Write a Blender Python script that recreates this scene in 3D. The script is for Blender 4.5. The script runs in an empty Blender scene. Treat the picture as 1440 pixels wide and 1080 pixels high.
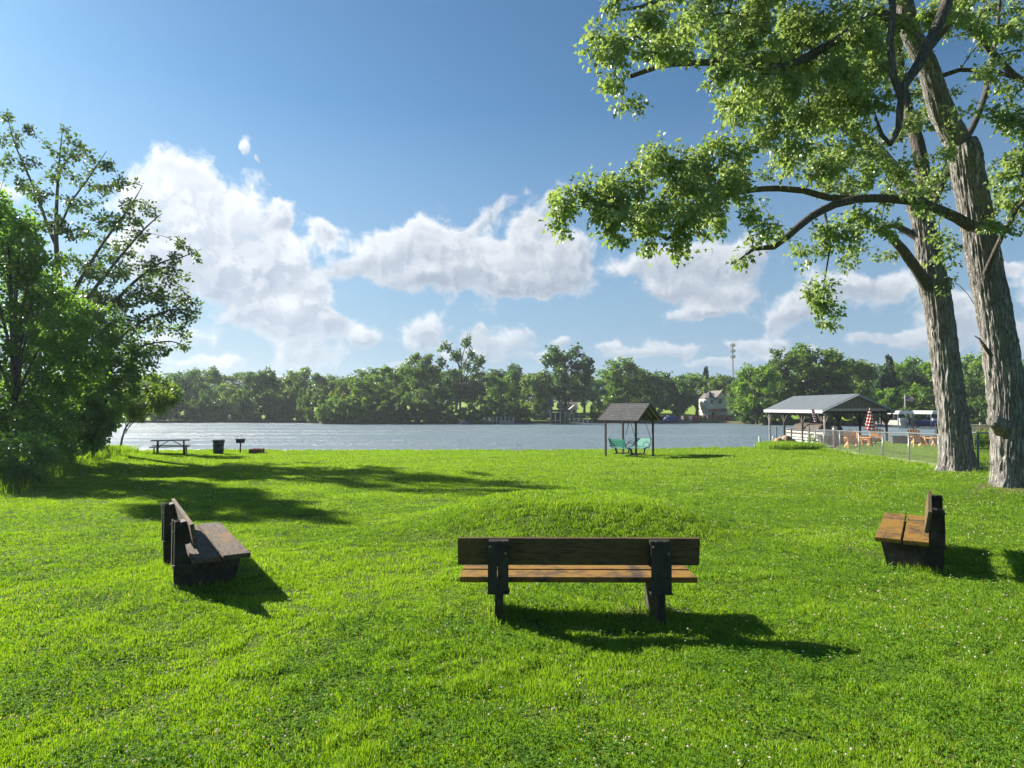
import bpy, math, random
import numpy as np
from mathutils import Vector, Matrix, Euler
R = math.radians
DENOISE = True
scene = bpy.context.scene
col = scene.collection
rng = np.random.default_rng(7)
random.seed(7)

# ------------------------------------------------------------------ camera
EYE = 2.17
F = 900.0                       # focal length in photo pixels (1440 wide)
PITCH = math.atan(33 / F)
cam_d = bpy.data.cameras.new("camera")
cam_d.sensor_width = 36.0
cam_d.lens = 36.0 * F / 1440
cam_d.clip_end = 6000
cam = bpy.data.objects.new("camera", cam_d)
cam.location = (0, 0, EYE)
cam.rotation_euler = (R(90) + PITCH, 0, 0)
col.objects.link(cam)
scene.camera = cam

# ------------------------------------------------------------------ render + exposure
scene.render.engine = 'CYCLES'
scene.view_settings.view_transform = 'Standard'
scene.view_settings.look = 'None'
scene.view_settings.gamma = 1
scene.view_settings.exposure = 1.52
cy = scene.cycles
cy.max_bounces = 7; cy.diffuse_bounces = 3; cy.glossy_bounces = 3
cy.transmission_bounces = 4; cy.transparent_max_bounces = 8; cy.volume_bounces = 0
cy.sample_clamp_indirect = 6
cy.use_denoising = DENOISE
cy.caustics_reflective = False; cy.caustics_refractive = False

# ------------------------------------------------------------------ sun + sky
SUN_AZ, SUN_EL = R(-57), R(29.5)              # left of the view axis (+Y), above the horizon
sun_dir = Vector((math.sin(SUN_AZ) * math.cos(SUN_EL), math.cos(SUN_AZ) * math.cos(SUN_EL), math.sin(SUN_EL)))
sd = bpy.data.lights.new("sun", 'SUN')
sd.energy = 4.9; sd.angle = R(0.6); sd.color = (1.0, 0.93, 0.80)
so = bpy.data.objects.new("sun", sd)
so.rotation_euler = sun_dir.to_track_quat('Z', 'Y').to_euler()
so.location = (-40, 30, 40)
col.objects.link(so)


def ray(px, py):
    u = (px - 720) / F; v = (540 - py) / F
    return Vector((u, math.cos(PITCH) - v * math.sin(PITCH), math.sin(PITCH) + v * math.cos(PITCH)))


def P(px, py, Y):
    """world point seen at a pixel of the photograph, at depth Y"""
    d = ray(px, py)
    return Vector((0, 0, EYE)) + d * (Y / d.y)


# node helpers
def nn(nt, typ, **kw):
    n = nt.nodes.new(typ)
    for k, v in kw.items():
        setattr(n, k, v)
    return n


def setin(nt, node, name, val):
    s = node.inputs[name]
    if isinstance(val, bpy.types.NodeSocket):
        nt.links.new(val, s)
    else:
        s.default_value = val


def mth(nt, op, a, b=None, c=None, clamp=False):
    n = nn(nt, 'ShaderNodeMath', operation=op, use_clamp=clamp)
    for i, v in enumerate((a, b, c)):
        if v is not None:
            setin(nt, n, i, v)
    return n.outputs[0]


def vmth(nt, op, a, b=None, out=0):
    n = nn(nt, 'ShaderNodeVectorMath', operation=op)
    setin(nt, n, 0, a)
    if b is not None:
        if op == 'SCALE':
            setin(nt, n, 'Scale', b)
        else:
            setin(nt, n, 1, b)
    return n.outputs[out]


def maprange(nt, v, a, b, c=0.0, d=1.0, smooth=False):
    n = nn(nt, 'ShaderNodeMapRange', interpolation_type='SMOOTHSTEP' if smooth else 'LINEAR')
    setin(nt, n, 0, v)
    for i, x in enumerate((a, b, c, d)):
        setin(nt, n, i + 1, x)
    return n.outputs[0]


def mixc(nt, f, a, b, blend='MIX'):
    n = nn(nt, 'ShaderNodeMix', data_type='RGBA', blend_type=blend)
    setin(nt, n, 0, f); setin(nt, n, 6, a); setin(nt, n, 7, b)
    return n.outputs[2]


def noise(nt, vec, scale, detail=4, rough=0.55, dist=0.0, out=0, dim='3D'):
    n = nn(nt, 'ShaderNodeTexNoise', noise_dimensions=dim)
    setin(nt, n, 'Vector', vec); setin(nt, n, 'Scale', scale)
    setin(nt, n, 'Detail', detail); setin(nt, n, 'Roughness', rough); setin(nt, n, 'Distortion', dist)
    return n.outputs[out]


def C4(c):
    return (c[0], c[1], c[2], 1.0)


# world: Nishita sky with procedural cumulus laid out by compass direction
world = bpy.data.worlds.new("World")
scene.world = world
world.use_nodes = True
wt = world.node_tree
wt.nodes.clear()
w_out = nn(wt, 'ShaderNodeOutputWorld')
w_bg = nn(wt, 'ShaderNodeBackground')
wt.links.new(w_bg.outputs[0], w_out.inputs[0])
SKY_S = 0.10
SKY_G = 1.15
SKY_K = (0.185, 0.30, 0.335)
w_bg.inputs[1].default_value = SKY_S
sky = nn(wt, 'ShaderNodeTexSky', sky_type='NISHITA')
sky.sun_disc = False
sky.sun_elevation = SUN_EL
sky.sun_rotation = SUN_AZ
sky.air_density = 1.0; sky.dust_density = 0.3; sky.ozone_density = 1.6
tc = nn(wt, 'ShaderNodeTexCoord')
wdir = vmth(wt, 'NORMALIZE', tc.outputs['Generated'])

# cloud banks: (px, py, rx, ry, tilt) measured on the photograph, turned into azimuth/elevation
BLOBS = [
    (252, 262, 62, 44, 0), (215, 300, 45, 60, 0), (300, 310, 75, 60, 0), (345, 350, 70, 50, 0), (395, 375, 60, 34, 0), (230, 370, 70, 50, 0), (455, 326, 22, 18, 0), (392, 300, 26, 24, 0), (300, 390, 80, 30, 0),
    (348, 206, 9, 14, -20), (366, 226, 5, 10, -20), (-10, 268, 50, 16, 0), (340, 435, 40, 32, 0), (400, 450, 45, 36, 0), (440, 435, 34, 36, 0), (430, 500, 60, 24, 0), (470, 460, 30, 20, 0),
    (512, 475, 22, 14, 0), (300, 510, 60, 9, 0), (420, 400, 30, 14, 0),
    (490, 378, 40, 16, 0), (545, 355, 48, 34, 0), (590, 340, 44, 40, 0), (590, 390, 60, 20, 0), (640, 345, 55, 32, 0), (690, 300, 44, 13, -32), (660, 385, 70, 26, 0), (720, 380, 70, 30, 0),
    (765, 300, 46, 22, -38), (740, 335, 34, 22, 0), (800, 345, 40, 26, 0), (760, 400, 60, 26, 0), (790, 375, 44, 26, 0),
    (590, 462, 38, 22, 0), (600, 485, 36, 14, 0), (668, 470, 26, 22, 0), (690, 488, 30, 16, 0), (738, 476, 24, 20, 0), (795, 480, 20, 10, 0), (865, 490, 26, 14, 0), (562, 514, 30, 8, 0),
    (910, 375, 40, 24, 0), (960, 370, 44, 30, 0), (1010, 360, 44, 34, 0), (1055, 365, 34, 30, 0), (940, 410, 46, 16, 0), (1010, 415, 54, 18, 0), (985, 440, 60, 14, 0), (1100, 448, 40, 18, -15),
    (1135, 415, 50, 24, -12), (1190, 408, 54, 26, -8), (1250, 400, 44, 20, 0), (955, 490, 50, 12, 0), (1070, 486, 60, 12, 0), (1230, 474, 54, 10, 0), (895, 500, 30, 8, 0),
    (1325, 425, 44, 24, 0), (1345, 450, 50, 20, 0), (1400, 470, 70, 28, 0), (1300, 482, 60, 14, 0), (1420, 375, 30, 12, 0), (1480, 420, 60, 34, 0),
    (430, 535, 70, 8, 0), (660, 505, 60, 9, 0), (760, 500, 40, 7, 0), (1130, 500, 60, 9, 0), (1010, 510, 50, 7, 0), (250, 480, 50, 14, 0), (1600, 400, 120, 50, 0), (-150, 330, 160, 50, 0), (-300, 420, 150, 50, 0),
]
sep = nn(wt, 'ShaderNodeSeparateXYZ')
wt.links.new(wdir, sep.inputs[0])
az = mth(wt, 'ARCTAN2', sep.outputs[0], sep.outputs[1])
el = mth(wt, 'ARCSINE', sep.outputs[2])
cmb = nn(wt, 'ShaderNodeCombineXYZ')
wt.links.new(az, cmb.inputs[0]); wt.links.new(el, cmb.inputs[1])
ang = cmb.outputs[0]


def envelope(vec):
    acc = None; hac = None
    for (px, py, rx, ry, tilt) in BLOBS:
        d = ray(px, py).normalized()
        a, e = math.atan2(d.x, d.y), math.asin(d.z)
        k = 1 + ((px - 720) / F) ** 2
        sx, sy = rx * CSC / F / k, ry * CSC / F / math.sqrt(k)
        if tilt:
            m = nn(wt, 'ShaderNodeMapping', vector_type='TEXTURE')
            wt.links.new(vec, m.inputs[0])
            m.inputs['Location'].default_value = (a, e, 0)
            m.inputs['Rotation'].default_value = (0, 0, R(-tilt))
            m.inputs['Scale'].default_value = (sx, sy, 1)
            q = m.outputs[0]
        else:
            m = nn(wt, 'ShaderNodeVectorMath', operation='MULTIPLY_ADD')
            wt.links.new(vec, m.inputs[0]); m.inputs[1].default_value = (1 / sx, 1 / sy, 0); m.inputs[2].default_value = (-a / sx, -e / sy, 0)
            q = m.outputs[0]
        l = vmth(wt, 'DOT_PRODUCT', q, q, out=1)
        l2 = mth(wt, 'MULTIPLY_ADD', l, l, 1.0)
        g = mth(wt, 'DIVIDE', 1.0, l2)
        acc = g if acc is None else mth(wt, 'ADD', acc, g)
        hq = vmth(wt, 'DOT_PRODUCT', q, (-0.35, 0.9, 0), out=1)
        hac = mth(wt, 'MULTIPLY_ADD', hq, g, 0.0 if hac is None else hac)
    return acc, mth(wt, 'DIVIDE', hac, acc)


CSC = 0.85
w1 = noise(wt, ang, 15.0, 4, 0.55, out=1, dim='2D')
warp = vmth(wt, 'SCALE', vmth(wt, 'SUBTRACT', w1, (0.5, 0.5, 0.5)), 0.034)
wang = vmth(wt, 'ADD', ang, warp)
env, hloc = envelope(wang)
env = mth(wt, 'MINIMUM', env, 1.3)


def cnoise(vec, det=7):
    """billowing noise: rounded lumps at several sizes"""
    f1 = noise(wt, vec, 22.0, det, 0.56, dim='2D')
    f2 = noise(wt, vec, 48.0, 4, 0.55, dim='2D')
    puff = mth(wt, 'SUBTRACT', 1.0, mth(wt, 'MULTIPLY', mth(wt, 'ABSOLUTE', mth(wt, 'SUBTRACT', f2, 0.5)), 3.0))
    return mth(wt, 'ADD', mth(wt, 'MULTIPLY', f1, 0.86), mth(wt, 'MULTIPLY', puff, 0.09))


n0 = cnoise(wang)
n1 = cnoise(vmth(wt, 'ADD', wang, (-0.008, 0.012, 0)), 4)
d0 = mth(wt, 'ADD', mth(wt, 'MULTIPLY', mth(wt, 'SUBTRACT', n0, 0.49), 2.3), mth(wt, 'SUBTRACT', env, 0.52))
alpha = mth(wt, 'MULTIPLY', maprange(wt, d0, -0.12, 0.58, smooth=True), maprange(wt, env, 0.10, 0.28))
slope = mth(wt, 'SUBTRACT', n0, n1)
lit = maprange(wt, slope, -0.05, 0.06, 0.0, 1.0)
side = maprange(wt, mth(wt, 'ADD', hloc, mth(wt, 'MULTIPLY', mth(wt, 'SUBTRACT', n0, 0.5), 2.2)), -0.55, 0.60, 0.0, 1.0, smooth=True)
thin = maprange(wt, d0, 0.15, 0.95, 1.0, 0.0, smooth=True)
bright = mth(wt, 'ADD', mth(wt, 'MULTIPLY', lit, 0.20), mth(wt, 'ADD', mth(wt, 'MULTIPLY', side, 0.58), mth(wt, 'MULTIPLY', thin, 0.34)), clamp=True)
sdot = vmth(wt, 'DOT_PRODUCT', wdir, tuple(sun_dir), out=1)
nearsun = maprange(wt, sdot, 0.60, 0.97)
CW = 1 / SKY_S
ccol = mixc(wt, bright, (0.118 * CW, 0.145 * CW, 0.185 * CW, 1), (0.31 * CW, 0.322 * CW, 0.337 * CW, 1))
ccol = mixc(wt, nearsun, ccol, mixc(wt, 1.0, ccol, (1.32, 1.3, 1.28, 1), 'MULTIPLY'))
# clouds thin out into the haze at the horizon
hz = maprange(wt, el, 0.0, 0.14, 0.45, 0.97)
alpha = mth(wt, 'MULTIPLY', alpha, hz)
# high dynamic range of the clear sky eased, as in the tone-mapped photograph
gm_ = nn(wt, 'ShaderNodeGamma'); wt.links.new(sky.outputs[0], gm_.inputs[0]); gm_.inputs[1].default_value = SKY_G
skyc = mixc(wt, 1.0, gm_.outputs[0], C4(SKY_K), 'MULTIPLY')
# pale summer haze low over the horizon
skyc = mixc(wt, maprange(wt, el, 0.04, 0.44, 0.95, 0.0), skyc, mixc(wt, nearsun, (0.95, 1.48, 2.1, 1), (1.65, 2.1, 2.5, 1)))
final = mixc(wt, alpha, skyc, ccol)
wt.links.new(final, w_bg.inputs[0])
world.cycles.sampling_method = 'MANUAL'
world.cycles.sample_map_resolution = 512


# ------------------------------------------------------------------ numpy noise
_tab = rng.random((512, 512))


def vnoise(x, y, s=1.0, seed=0):
    x = np.asarray(x) * s + seed * 17.13; y = np.asarray(y) * s + seed * 9.71
    xi = np.floor(x).astype(int); yi = np.floor(y).astype(int)
    fx = x - xi; fy = y - yi
    fx = fx * fx * (3 - 2 * fx); fy = fy * fy * (3 - 2 * fy)
    t = lambda a, b: _tab[a % 512, b % 512]
    return (t(xi, yi) * (1 - fx) + t(xi + 1, yi) * fx) * (1 - fy) + (t(xi, yi + 1) * (1 - fx) + t(xi + 1, yi + 1) * fx) * fy


def fbm(x, y, s=1.0, o=4, seed=0):
    r = 0; a = 0.5; n = 0
    for i in range(o):
        r = r + a * vnoise(x, y, s * 2 ** i, seed + i); n += a; a *= 0.5
    return r / n


def sstep(a, b, x):
    t = np.clip((np.asarray(x, float) - a) / (b - a), 0, 1)
    return t * t * (3 - 2 * t)


# ------------------------------------------------------------------ terrain
WATER = EYE - 3.42
SH_PX = [-900, 150, 420, 455, 660, 700, 1000, 1080, 1300, 2400]
SH_D = [170, 142, 146, 130, 130, 136, 140, 122, 112, 96]


def far_shore(x, y):
    px = 720 + F * np.asarray(x) / np.maximum(np.asarray(y), 1.0)
    return np.interp(px, SH_PX, SH_D) + 2.2 * (fbm(px * 0.02, px * 0, 1.0, 3, 5) - 0.5)


def fence_x(y):
    return 15.4 + (np.asarray(y) - 24) * 3.6 / 16


def near_h(x, y):
    x = np.asarray(x, float); y = np.asarray(y, float)
    z = -0.6 * np.clip((y - 7) / 34, 0, 1)
    z = z + sstep(7, 13, x) * np.interp(y, [6, 16, 24, 40], [0, .42, .3, .17])
    nb = sstep(0, 1.5, x - fence_x(y) - 0.3)
    z = z * (1 - nb) + nb * np.interp(y, [0, 20, 30, 37, 60], [.3, .2, 0.0, -.06, -.06])
    # the round mound beyond the middle bench
    r = np.sqrt(((x - 1.15) / 3.9) ** 2 + ((y - 12.6) / 3.2) ** 2)
    z = z + 0.50 * (1 - sstep(0.25, 1.0, r))
    # collars of soil round the two big maples
    for (tx, ty) in ((11.8, 15.5), (13.8, 20.0)):
        z = z + 0.10 * np.exp(-((x - tx) ** 2 + (y - ty) ** 2) / 1.6)
    z = z + 0.35 * sstep(-13, -22, x) * (1 - sstep(30, 41, y))
    z = z + 0.09 * (fbm(x, y, 0.22, 3, 2) - 0.5) + 0.05 * (fbm(x, y, 1.1, 2, 8) - 0.5)
    return z


def h_all(x, y):
    x = np.asarray(x, float); y = np.asarray(y, float)
    zn = near_h(x, y)
    edge = 41.3 + 0.5 * (fbm(x, x * 0, 0.25, 3, 3) - 0.5) + 1.6 * sstep(17.5, 18.6, x)
    t = sstep(0, 0.9, y - edge)
    bed = -3.2
    z = zn * (1 - t) + bed * t
    fs = far_shore(x, y)
    dd = y - fs
    land = -0.95 + np.clip(dd, 0, 400) * 0.02 + 1.6 * sstep(20, 60, dd) * fbm(x, y, 0.02, 2, 9)
    land = land + 0.25 * (fbm(x, y, 0.4, 2, 1) - .5)
    t2 = sstep(-0.6, 1.8, dd)
    z = np.where(y > 70, bed * (1 - t2) + land * t2, z)
    return z


def gz(x, y):
    return float(h_all(x, y))


def G(px, py):
    """ground point seen at a pixel"""
    d = ray(px, py)
    Y = 10.0
    z = 0.0
    for _ in range(60):
        Yn = (EYE - z) / max(1e-4, -d.z) * d.y
        Y = 0.5 * Y + 0.5 * Yn
        z = gz(d.x / d.y * Y, Y)
    return Vector((d.x / d.y * Y, Y, z))


# ------------------------------------------------------------------ object helpers
def tag(o, label=None, cat=None, group=None, kind=None):
    if label: o['label'] = label
    if cat: o['category'] = cat
    if group: o['group'] = group
    if kind: o['kind'] = kind
    return o


def empty(name, loc, rz=0, label=None, cat=None, group=None):
    o = bpy.data.objects.new(name, None)
    o.location = loc; o.rotation_euler = (0, 0, rz)
    o.empty_display_size = 0.2
    col.objects.link(o)
    return tag(o, label, cat, group)


def kids(o):
    return [c for c in bpy.data.objects if c.parent == o]


def copy_tree(o, parent=None):
    c = o.copy(); col.objects.link(c)
    c.parent = parent
    for ch in kids(o):
        copy_tree(ch, c)
    return c


class MB:
    def __init__(s):
        s.v = []; s.f = []

    def add(s, vs, fs):
        b = len(s.v)
        s.v += [tuple(v) for v in vs]
        s.f += [tuple(i + b for i in f) for f in fs]
        return s

    def box(s, c, d, rot=None, taper=1.0):
        x, y, z = d[0] / 2, d[1] / 2, d[2] / 2
        vs = [Vector((sx * x * (taper if sz > 0 else 1), sy * y * (taper if sz > 0 else 1), sz * z)) for sz in (-1, 1) for sy in (-1, 1) for sx in (-1, 1)]
        if rot is not None:
            m = Euler(rot).to_matrix() if not isinstance(rot, Matrix) else rot
            vs = [m @ v for v in vs]
        c = Vector(c)
        return s.add([v + c for v in vs], [(0, 2, 3, 1), (4, 5, 7, 6), (0, 1, 5, 4), (2, 6, 7, 3), (0, 4, 6, 2), (1, 3, 7, 5)])

    def bar(s, a, b, w, h=None, up=(0, 0, 1)):
        """rectangular bar from a to b"""
        a = Vector(a); b = Vector(b); h = h or w
        d = (b - a); L = d.length; d.normalize()
        up = Vector(up)
        if abs(d.dot(up)) > 0.98: up = Vector((0, 1, 0))
        sx = d.cross(up).normalized(); sz = sx.cross(d)
        m = Matrix((sx, d, sz)).transposed()
        return s.box((a + b) / 2, (w, L, h), m)

    def tube(s, pts, radii, n=8, cap=True):
        pts = [Vector(p) for p in pts]
        if not hasattr(radii, '__len__'): radii = [radii] * len(pts)
        vs = []; fs = []
        prev = None
        for i, p in enumerate(pts):
            d = (pts[min(i + 1, len(pts) - 1)] - pts[max(i - 1, 0)]).normalized()
            if prev is None:
                a = d.orthogonal().normalized()
            else:
                a = (prev - d * prev.dot(d)).normalized()
            prev = a
            b = d.cross(a)
            for k in range(n):
                t = 2 * math.pi * k / n
                vs.append(p + (a * math.cos(t) + b * math.sin(t)) * radii[i])
        for i in range(len(pts) - 1):
            for k in range(n):
                k2 = (k + 1) % n
                fs.append((i * n + k, i * n + k2, (i + 1) * n + k2, (i + 1) * n + k))
        if cap:
            fs.append(tuple(range(n))[::-1]); fs.append(tuple((len(pts) - 1) * n + k for k in range(n)))
        return s.add(vs, fs)

    def cyl(s, a, b, r, r2=None, n=12):
        return s.tube([a, b], [r, r if r2 is None else r2], n)

    def prism(s, poly, axis, lo, hi):
        """extrude a 2-D polygon along an axis (0: poly is y,z; 1: poly is x,z; 2: poly is x,y)"""
        n = len(poly)
        def mk(p, t):
            return {0: (t, p[0], p[1]), 1: (p[0], t, p[1]), 2: (p[0], p[1], t)}[axis]
        vs = [mk(p, lo) for p in poly] + [mk(p, hi) for p in poly]
        fs = [tuple(range(n))[::-1], tuple(range(n, 2 * n))] + [(i, (i + 1) % n, n + (i + 1) % n, n + i) for i in range(n)]
        return s.add(vs, fs)

    def build(s, name, mat, parent=None, smooth=False, bevel=0):
        me = bpy.data.meshes.new(name)
        me.from_pydata(s.v, [], s.f)
        me.update()
        import bmesh as _b
        bm = _b.new(); bm.from_mesh(me); _b.ops.recalc_face_normals(bm, faces=bm.faces)
        if bevel:
            _b.ops.bevel(bm, geom=list(bm.edges), offset=bevel, segments=2, affect='EDGES', clamp_overlap=True)
        bm.to_mesh(me); bm.free()
        if smooth:
            me.polygons.foreach_set('use_smooth', [True] * len(me.polygons))
        me.materials.append(mat)
        o = bpy.data.objects.new(name, me)
        col.objects.link(o)
        if parent is not None: o.parent = parent
        return o


def np_mesh(name, V, Fc, mat, parent=None, tint=None, smooth=False, mats=None, midx=None):
    """V (n,3); Fc (m,k) faces of equal size"""
    me = bpy.data.meshes.new(name)
    m, k = Fc.shape
    me.vertices.add(len(V)); me.vertices.foreach_set('co', np.ascontiguousarray(V, dtype=np.float32).ravel())
    me.loops.add(m * k); me.loops.foreach_set('vertex_index', np.ascontiguousarray(Fc, dtype=np.int32).ravel())
    me.polygons.add(m)
    me.polygons.foreach_set('loop_start', np.arange(0, m * k, k, dtype=np.int32))
    if smooth:
        me.polygons.foreach_set('use_smooth', np.ones(m, dtype=bool))
    if tint is not None:
        a = me.attributes.new('tint', 'FLOAT', 'POINT')
        a.data.foreach_set('value', np.ascontiguousarray(tint, dtype=np.float32))
    me.update(calc_edges=True)
    me.materials.append(mat)
    o = bpy.data.objects.new(name, me)
    col.objects.link(o)
    if parent is not None: o.parent = parent
    return o


# ------------------------------------------------------------------ materials
def new_mat(name):
    m = bpy.data.materials.new(name)
    m.use_nodes = True
    nt = m.node_tree
    nt.nodes.clear()
    out = nn(nt, 'ShaderNodeOutputMaterial')
    b = nn(nt, 'ShaderNodeBsdfPrincipled')
    nt.links.new(b.outputs[0], out.inputs[0])
    return m, nt, b, out


def mat_plain(name, c, rough=0.6, var=0.18, scale=6.0, metal=0.0, bump=0.15, stretch=(1, 1, 1), spec=0.4, c2=None):
    """base colour broken up by dirt-like noise plus a fine bump"""
    m, nt, b, out = new_mat(name)
    t = nn(nt, 'ShaderNodeTexCoord')
    mp = nn(nt, 'ShaderNodeMapping'); nt.links.new(t.outputs['Object'], mp.inputs[0])
    mp.inputs['Scale'].default_value = stretch
    n = noise(nt, mp.outputs[0], scale, 6, 0.6)
    lo = tuple(max(0, x * (1 - var * 1.6)) for x in c); hi = tuple(min(1, x * (1 + var)) for x in c)
    cc = mixc(nt, maprange(nt, n, 0.3, 0.7), C4(lo), C4(hi))
    if c2 is not None:
        n2 = noise(nt, t.outputs['Object'], scale * 0.55, 7, 0.68)
        cc = mixc(nt, maprange(nt, n2, 0.47, 0.60), cc, C4(c2))
    nt.links.new(cc, b.inputs['Base Color'])
    b.inputs['Roughness'].default_value = rough
    b.inputs['Metallic'].default_value = metal
    b.inputs['Specular IOR Level'].default_value = spec
    if bump:
        bp = nn(nt, 'ShaderNodeBump'); bp.inputs['Strength'].default_value = bump; bp.inputs['Distance'].default_value = 0.02
        nt.links.new(noise(nt, mp.outputs[0], scale * 5, 5, 0.65), bp.inputs['Height'])
        nt.links.new(bp.outputs[0], b.inputs['Normal'])
    return m


def mat_leaf(name, dark, light, accent=None, trans=0.45, rough=0.45, tmul=(1.25, 1.3, 0.55), under=None, spec=0.35):
    m, nt, b, out = new_mat(name)
    at = nn(nt, 'ShaderNodeAttribute', attribute_name='tint')
    oi = nn(nt, 'ShaderNodeObjectInfo')
    cc = mixc(nt, at.outputs['Fac'], C4(dark), C4(light))
    if accent:
        cc = mixc(nt, maprange(nt, at.outputs['Fac'], 0.93, 1.0), cc, C4(accent))
    hsv = nn(nt, 'ShaderNodeHueSaturation')
    nt.links.new(cc, hsv.inputs['Color'])
    nt.links.new(maprange(nt, oi.outputs['Random'], 0, 1, 0.75, 1.25), hsv.inputs['Value'])
    cc = hsv.outputs[0]
    if under:
        ge = nn(nt, 'ShaderNodeNewGeometry')
        cc = mixc(nt, mth(nt, 'MULTIPLY', ge.outputs['Backfacing'], 0.75), cc, C4(under))
    nt.links.new(cc, b.inputs['Base Color'])
    b.inputs['Roughness'].default_value = rough
    b.inputs['Specular IOR Level'].default_value = spec
    tr = nn(nt, 'ShaderNodeBsdfTranslucent')
    nt.links.new(mixc(nt, 1.0, cc, C4(tmul), 'MULTIPLY'), tr.inputs[0])
    mx = nn(nt, 'ShaderNodeMixShader'); mx.inputs[0].default_value = trans
    nt.links.new(b.outputs[0], mx.inputs[1]); nt.links.new(tr.outputs[0], mx.inputs[2])
    nt.links.new(mx.outputs[0], out.inputs[0])
    return m


def mat_bark(name, lo, hi, scale=9.0, bump=0.9):
    """shaggy grey bark: long vertical plates broken by short cross cracks"""
    m, nt, b, out = new_mat(name)
    t = nn(nt, 'ShaderNodeTexCoord')
    mp = nn(nt, 'ShaderNodeMapping'); nt.links.new(t.outputs['Object'], mp.inputs[0])
    mp.inputs['Scale'].default_value = (1, 1, 0.13)
    mp2 = nn(nt, 'ShaderNodeMapping'); nt.links.new(t.outputs['Object'], mp2.inputs[0])
    mp2.inputs['Scale'].default_value = (1, 1, 0.35)
    n = noise(nt, mp.outputs[0], scale, 6, 0.6, 1.2)
    rid = mth(nt, 'SUBTRACT', 1.0, mth(nt, 'MULTIPLY', mth(nt, 'ABSOLUTE', mth(nt, 'SUBTRACT', n, 0.5)), 5.0), clamp=True)   # 1 in the furrows
    n3 = noise(nt, mp2.outputs[0], scale * 2.6, 6, 0.65, 0.8)
    n2 = noise(nt, t.outputs['Object'], 1.7, 5, 0.6)
    hgt = mth(nt, 'ADD', mth(nt, 'MULTIPLY', mth(nt, 'SUBTRACT', 1.0, rid), 0.6), mth(nt, 'MULTIPLY', n3, 0.6))
    cc = mixc(nt, maprange(nt, hgt, 0.28, 0.85), C4(lo), C4(hi))
    cc = mixc(nt, maprange(nt, n2, 0.5, 0.72, 0, 0.45), cc, C4((hi[0] * 0.64, hi[1] * 0.65, hi[2] * 0.60)))
    nt.links.new(cc, b.inputs['Base Color'])
    b.inputs['Roughness'].default_value = 0.9
    b.inputs['Specular IOR Level'].default_value = 0.15
    bp = nn(nt, 'ShaderNodeBump'); bp.inputs['Strength'].default_value = bump; bp.inputs['Distance'].default_value = 0.05
    nt.links.new(hgt, bp.inputs['Height'])
    nt.links.new(bp.outputs[0], b.inputs['Normal'])
    return m


M = {}
M['leaf_maple'] = mat_leaf('leaf_maple', (0.11, 0.18, 0.045), (0.25, 0.34, 0.12), (0.38, 0.36, 0.08), trans=0.45, rough=0.36, under=(0.29, 0.36, 0.21))
M['leaf_left'] = mat_leaf('leaf_left', (0.09, 0.19, 0.04), (0.24, 0.40, 0.08), trans=0.55)
M['leaf_left_pale'] = mat_leaf('leaf_left_pale', (0.11, 0.20, 0.03), (0.25, 0.36, 0.07), trans=0.5)
M['leaf_olive'] = mat_leaf('leaf_olive', (0.06, 0.115, 0.032), (0.13, 0.20, 0.05), trans=0.4)
M['leaf_dark'] = mat_leaf('leaf_dark', (0.065, 0.145, 0.04), (0.15, 0.27, 0.065), trans=0.5)
FAR = [((0.06, 0.125, 0.035), (0.18, 0.29, 0.06)), ((0.09, 0.18, 0.025), (0.24, 0.38, 0.055)),
       ((0.04, 0.10, 0.045), (0.12, 0.22, 0.075)), ((0.10, 0.18, 0.055), (0.24, 0.34, 0.10)), ((0.13, 0.18, 0.025), (0.30, 0.35, 0.05))]
for i, (a, b_) in enumerate(FAR):
    M['far%d' % i] = mat_leaf('leaf_far_%d' % i, a, b_, trans=0.42)
M['spruce'] = mat_leaf('leaf_spruce', (0.03, 0.07, 0.04), (0.07, 0.12, 0.06), trans=0.2)
M['grass'] = mat_leaf('grass_blade', (0.115, 0.215, 0.016), (0.26, 0.40, 0.034), (0.46, 0.42, 0.18), trans=0.5, rough=0.45, tmul=(1.15, 1.2, 0.4))
M['clover'] = mat_leaf('clover_leaf', (0.085, 0.20, 0.022), (0.19, 0.37, 0.05), trans=0.5, rough=0.75, spec=0.08)
M['petal'] = mat_leaf('clover_petal', (0.50, 0.46, 0.38), (0.66, 0.62, 0.54), trans=0.5, rough=0.8, spec=0.1, tmul=(1.1, 1.05, 0.95))
M['bark'] = mat_bark('maple_bark', (0.10, 0.092, 0.088), (0.46, 0.435, 0.405), 9.0)
M['bark_dark'] = mat_bark('branch_bark', (0.06, 0.053, 0.046), (0.24, 0.215, 0.19), 14)
M['bark_mid'] = mat_bark('far_bark', (0.04, 0.034, 0.028), (0.13, 0.11, 0.09), 6, 0.5)
M['black_paint'] = mat_plain('black_weathered_steel', (0.024, 0.02, 0.018), 0.65, 0.4, 9, bump=0.3, c2=(0.04, 0.034, 0.03))
M['slab'] = mat_plain('dark_stained_slab', (0.028, 0.022, 0.018), 0.85, 0.4, 14, bump=0.6, c2=(0.055, 0.043, 0.035))


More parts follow.
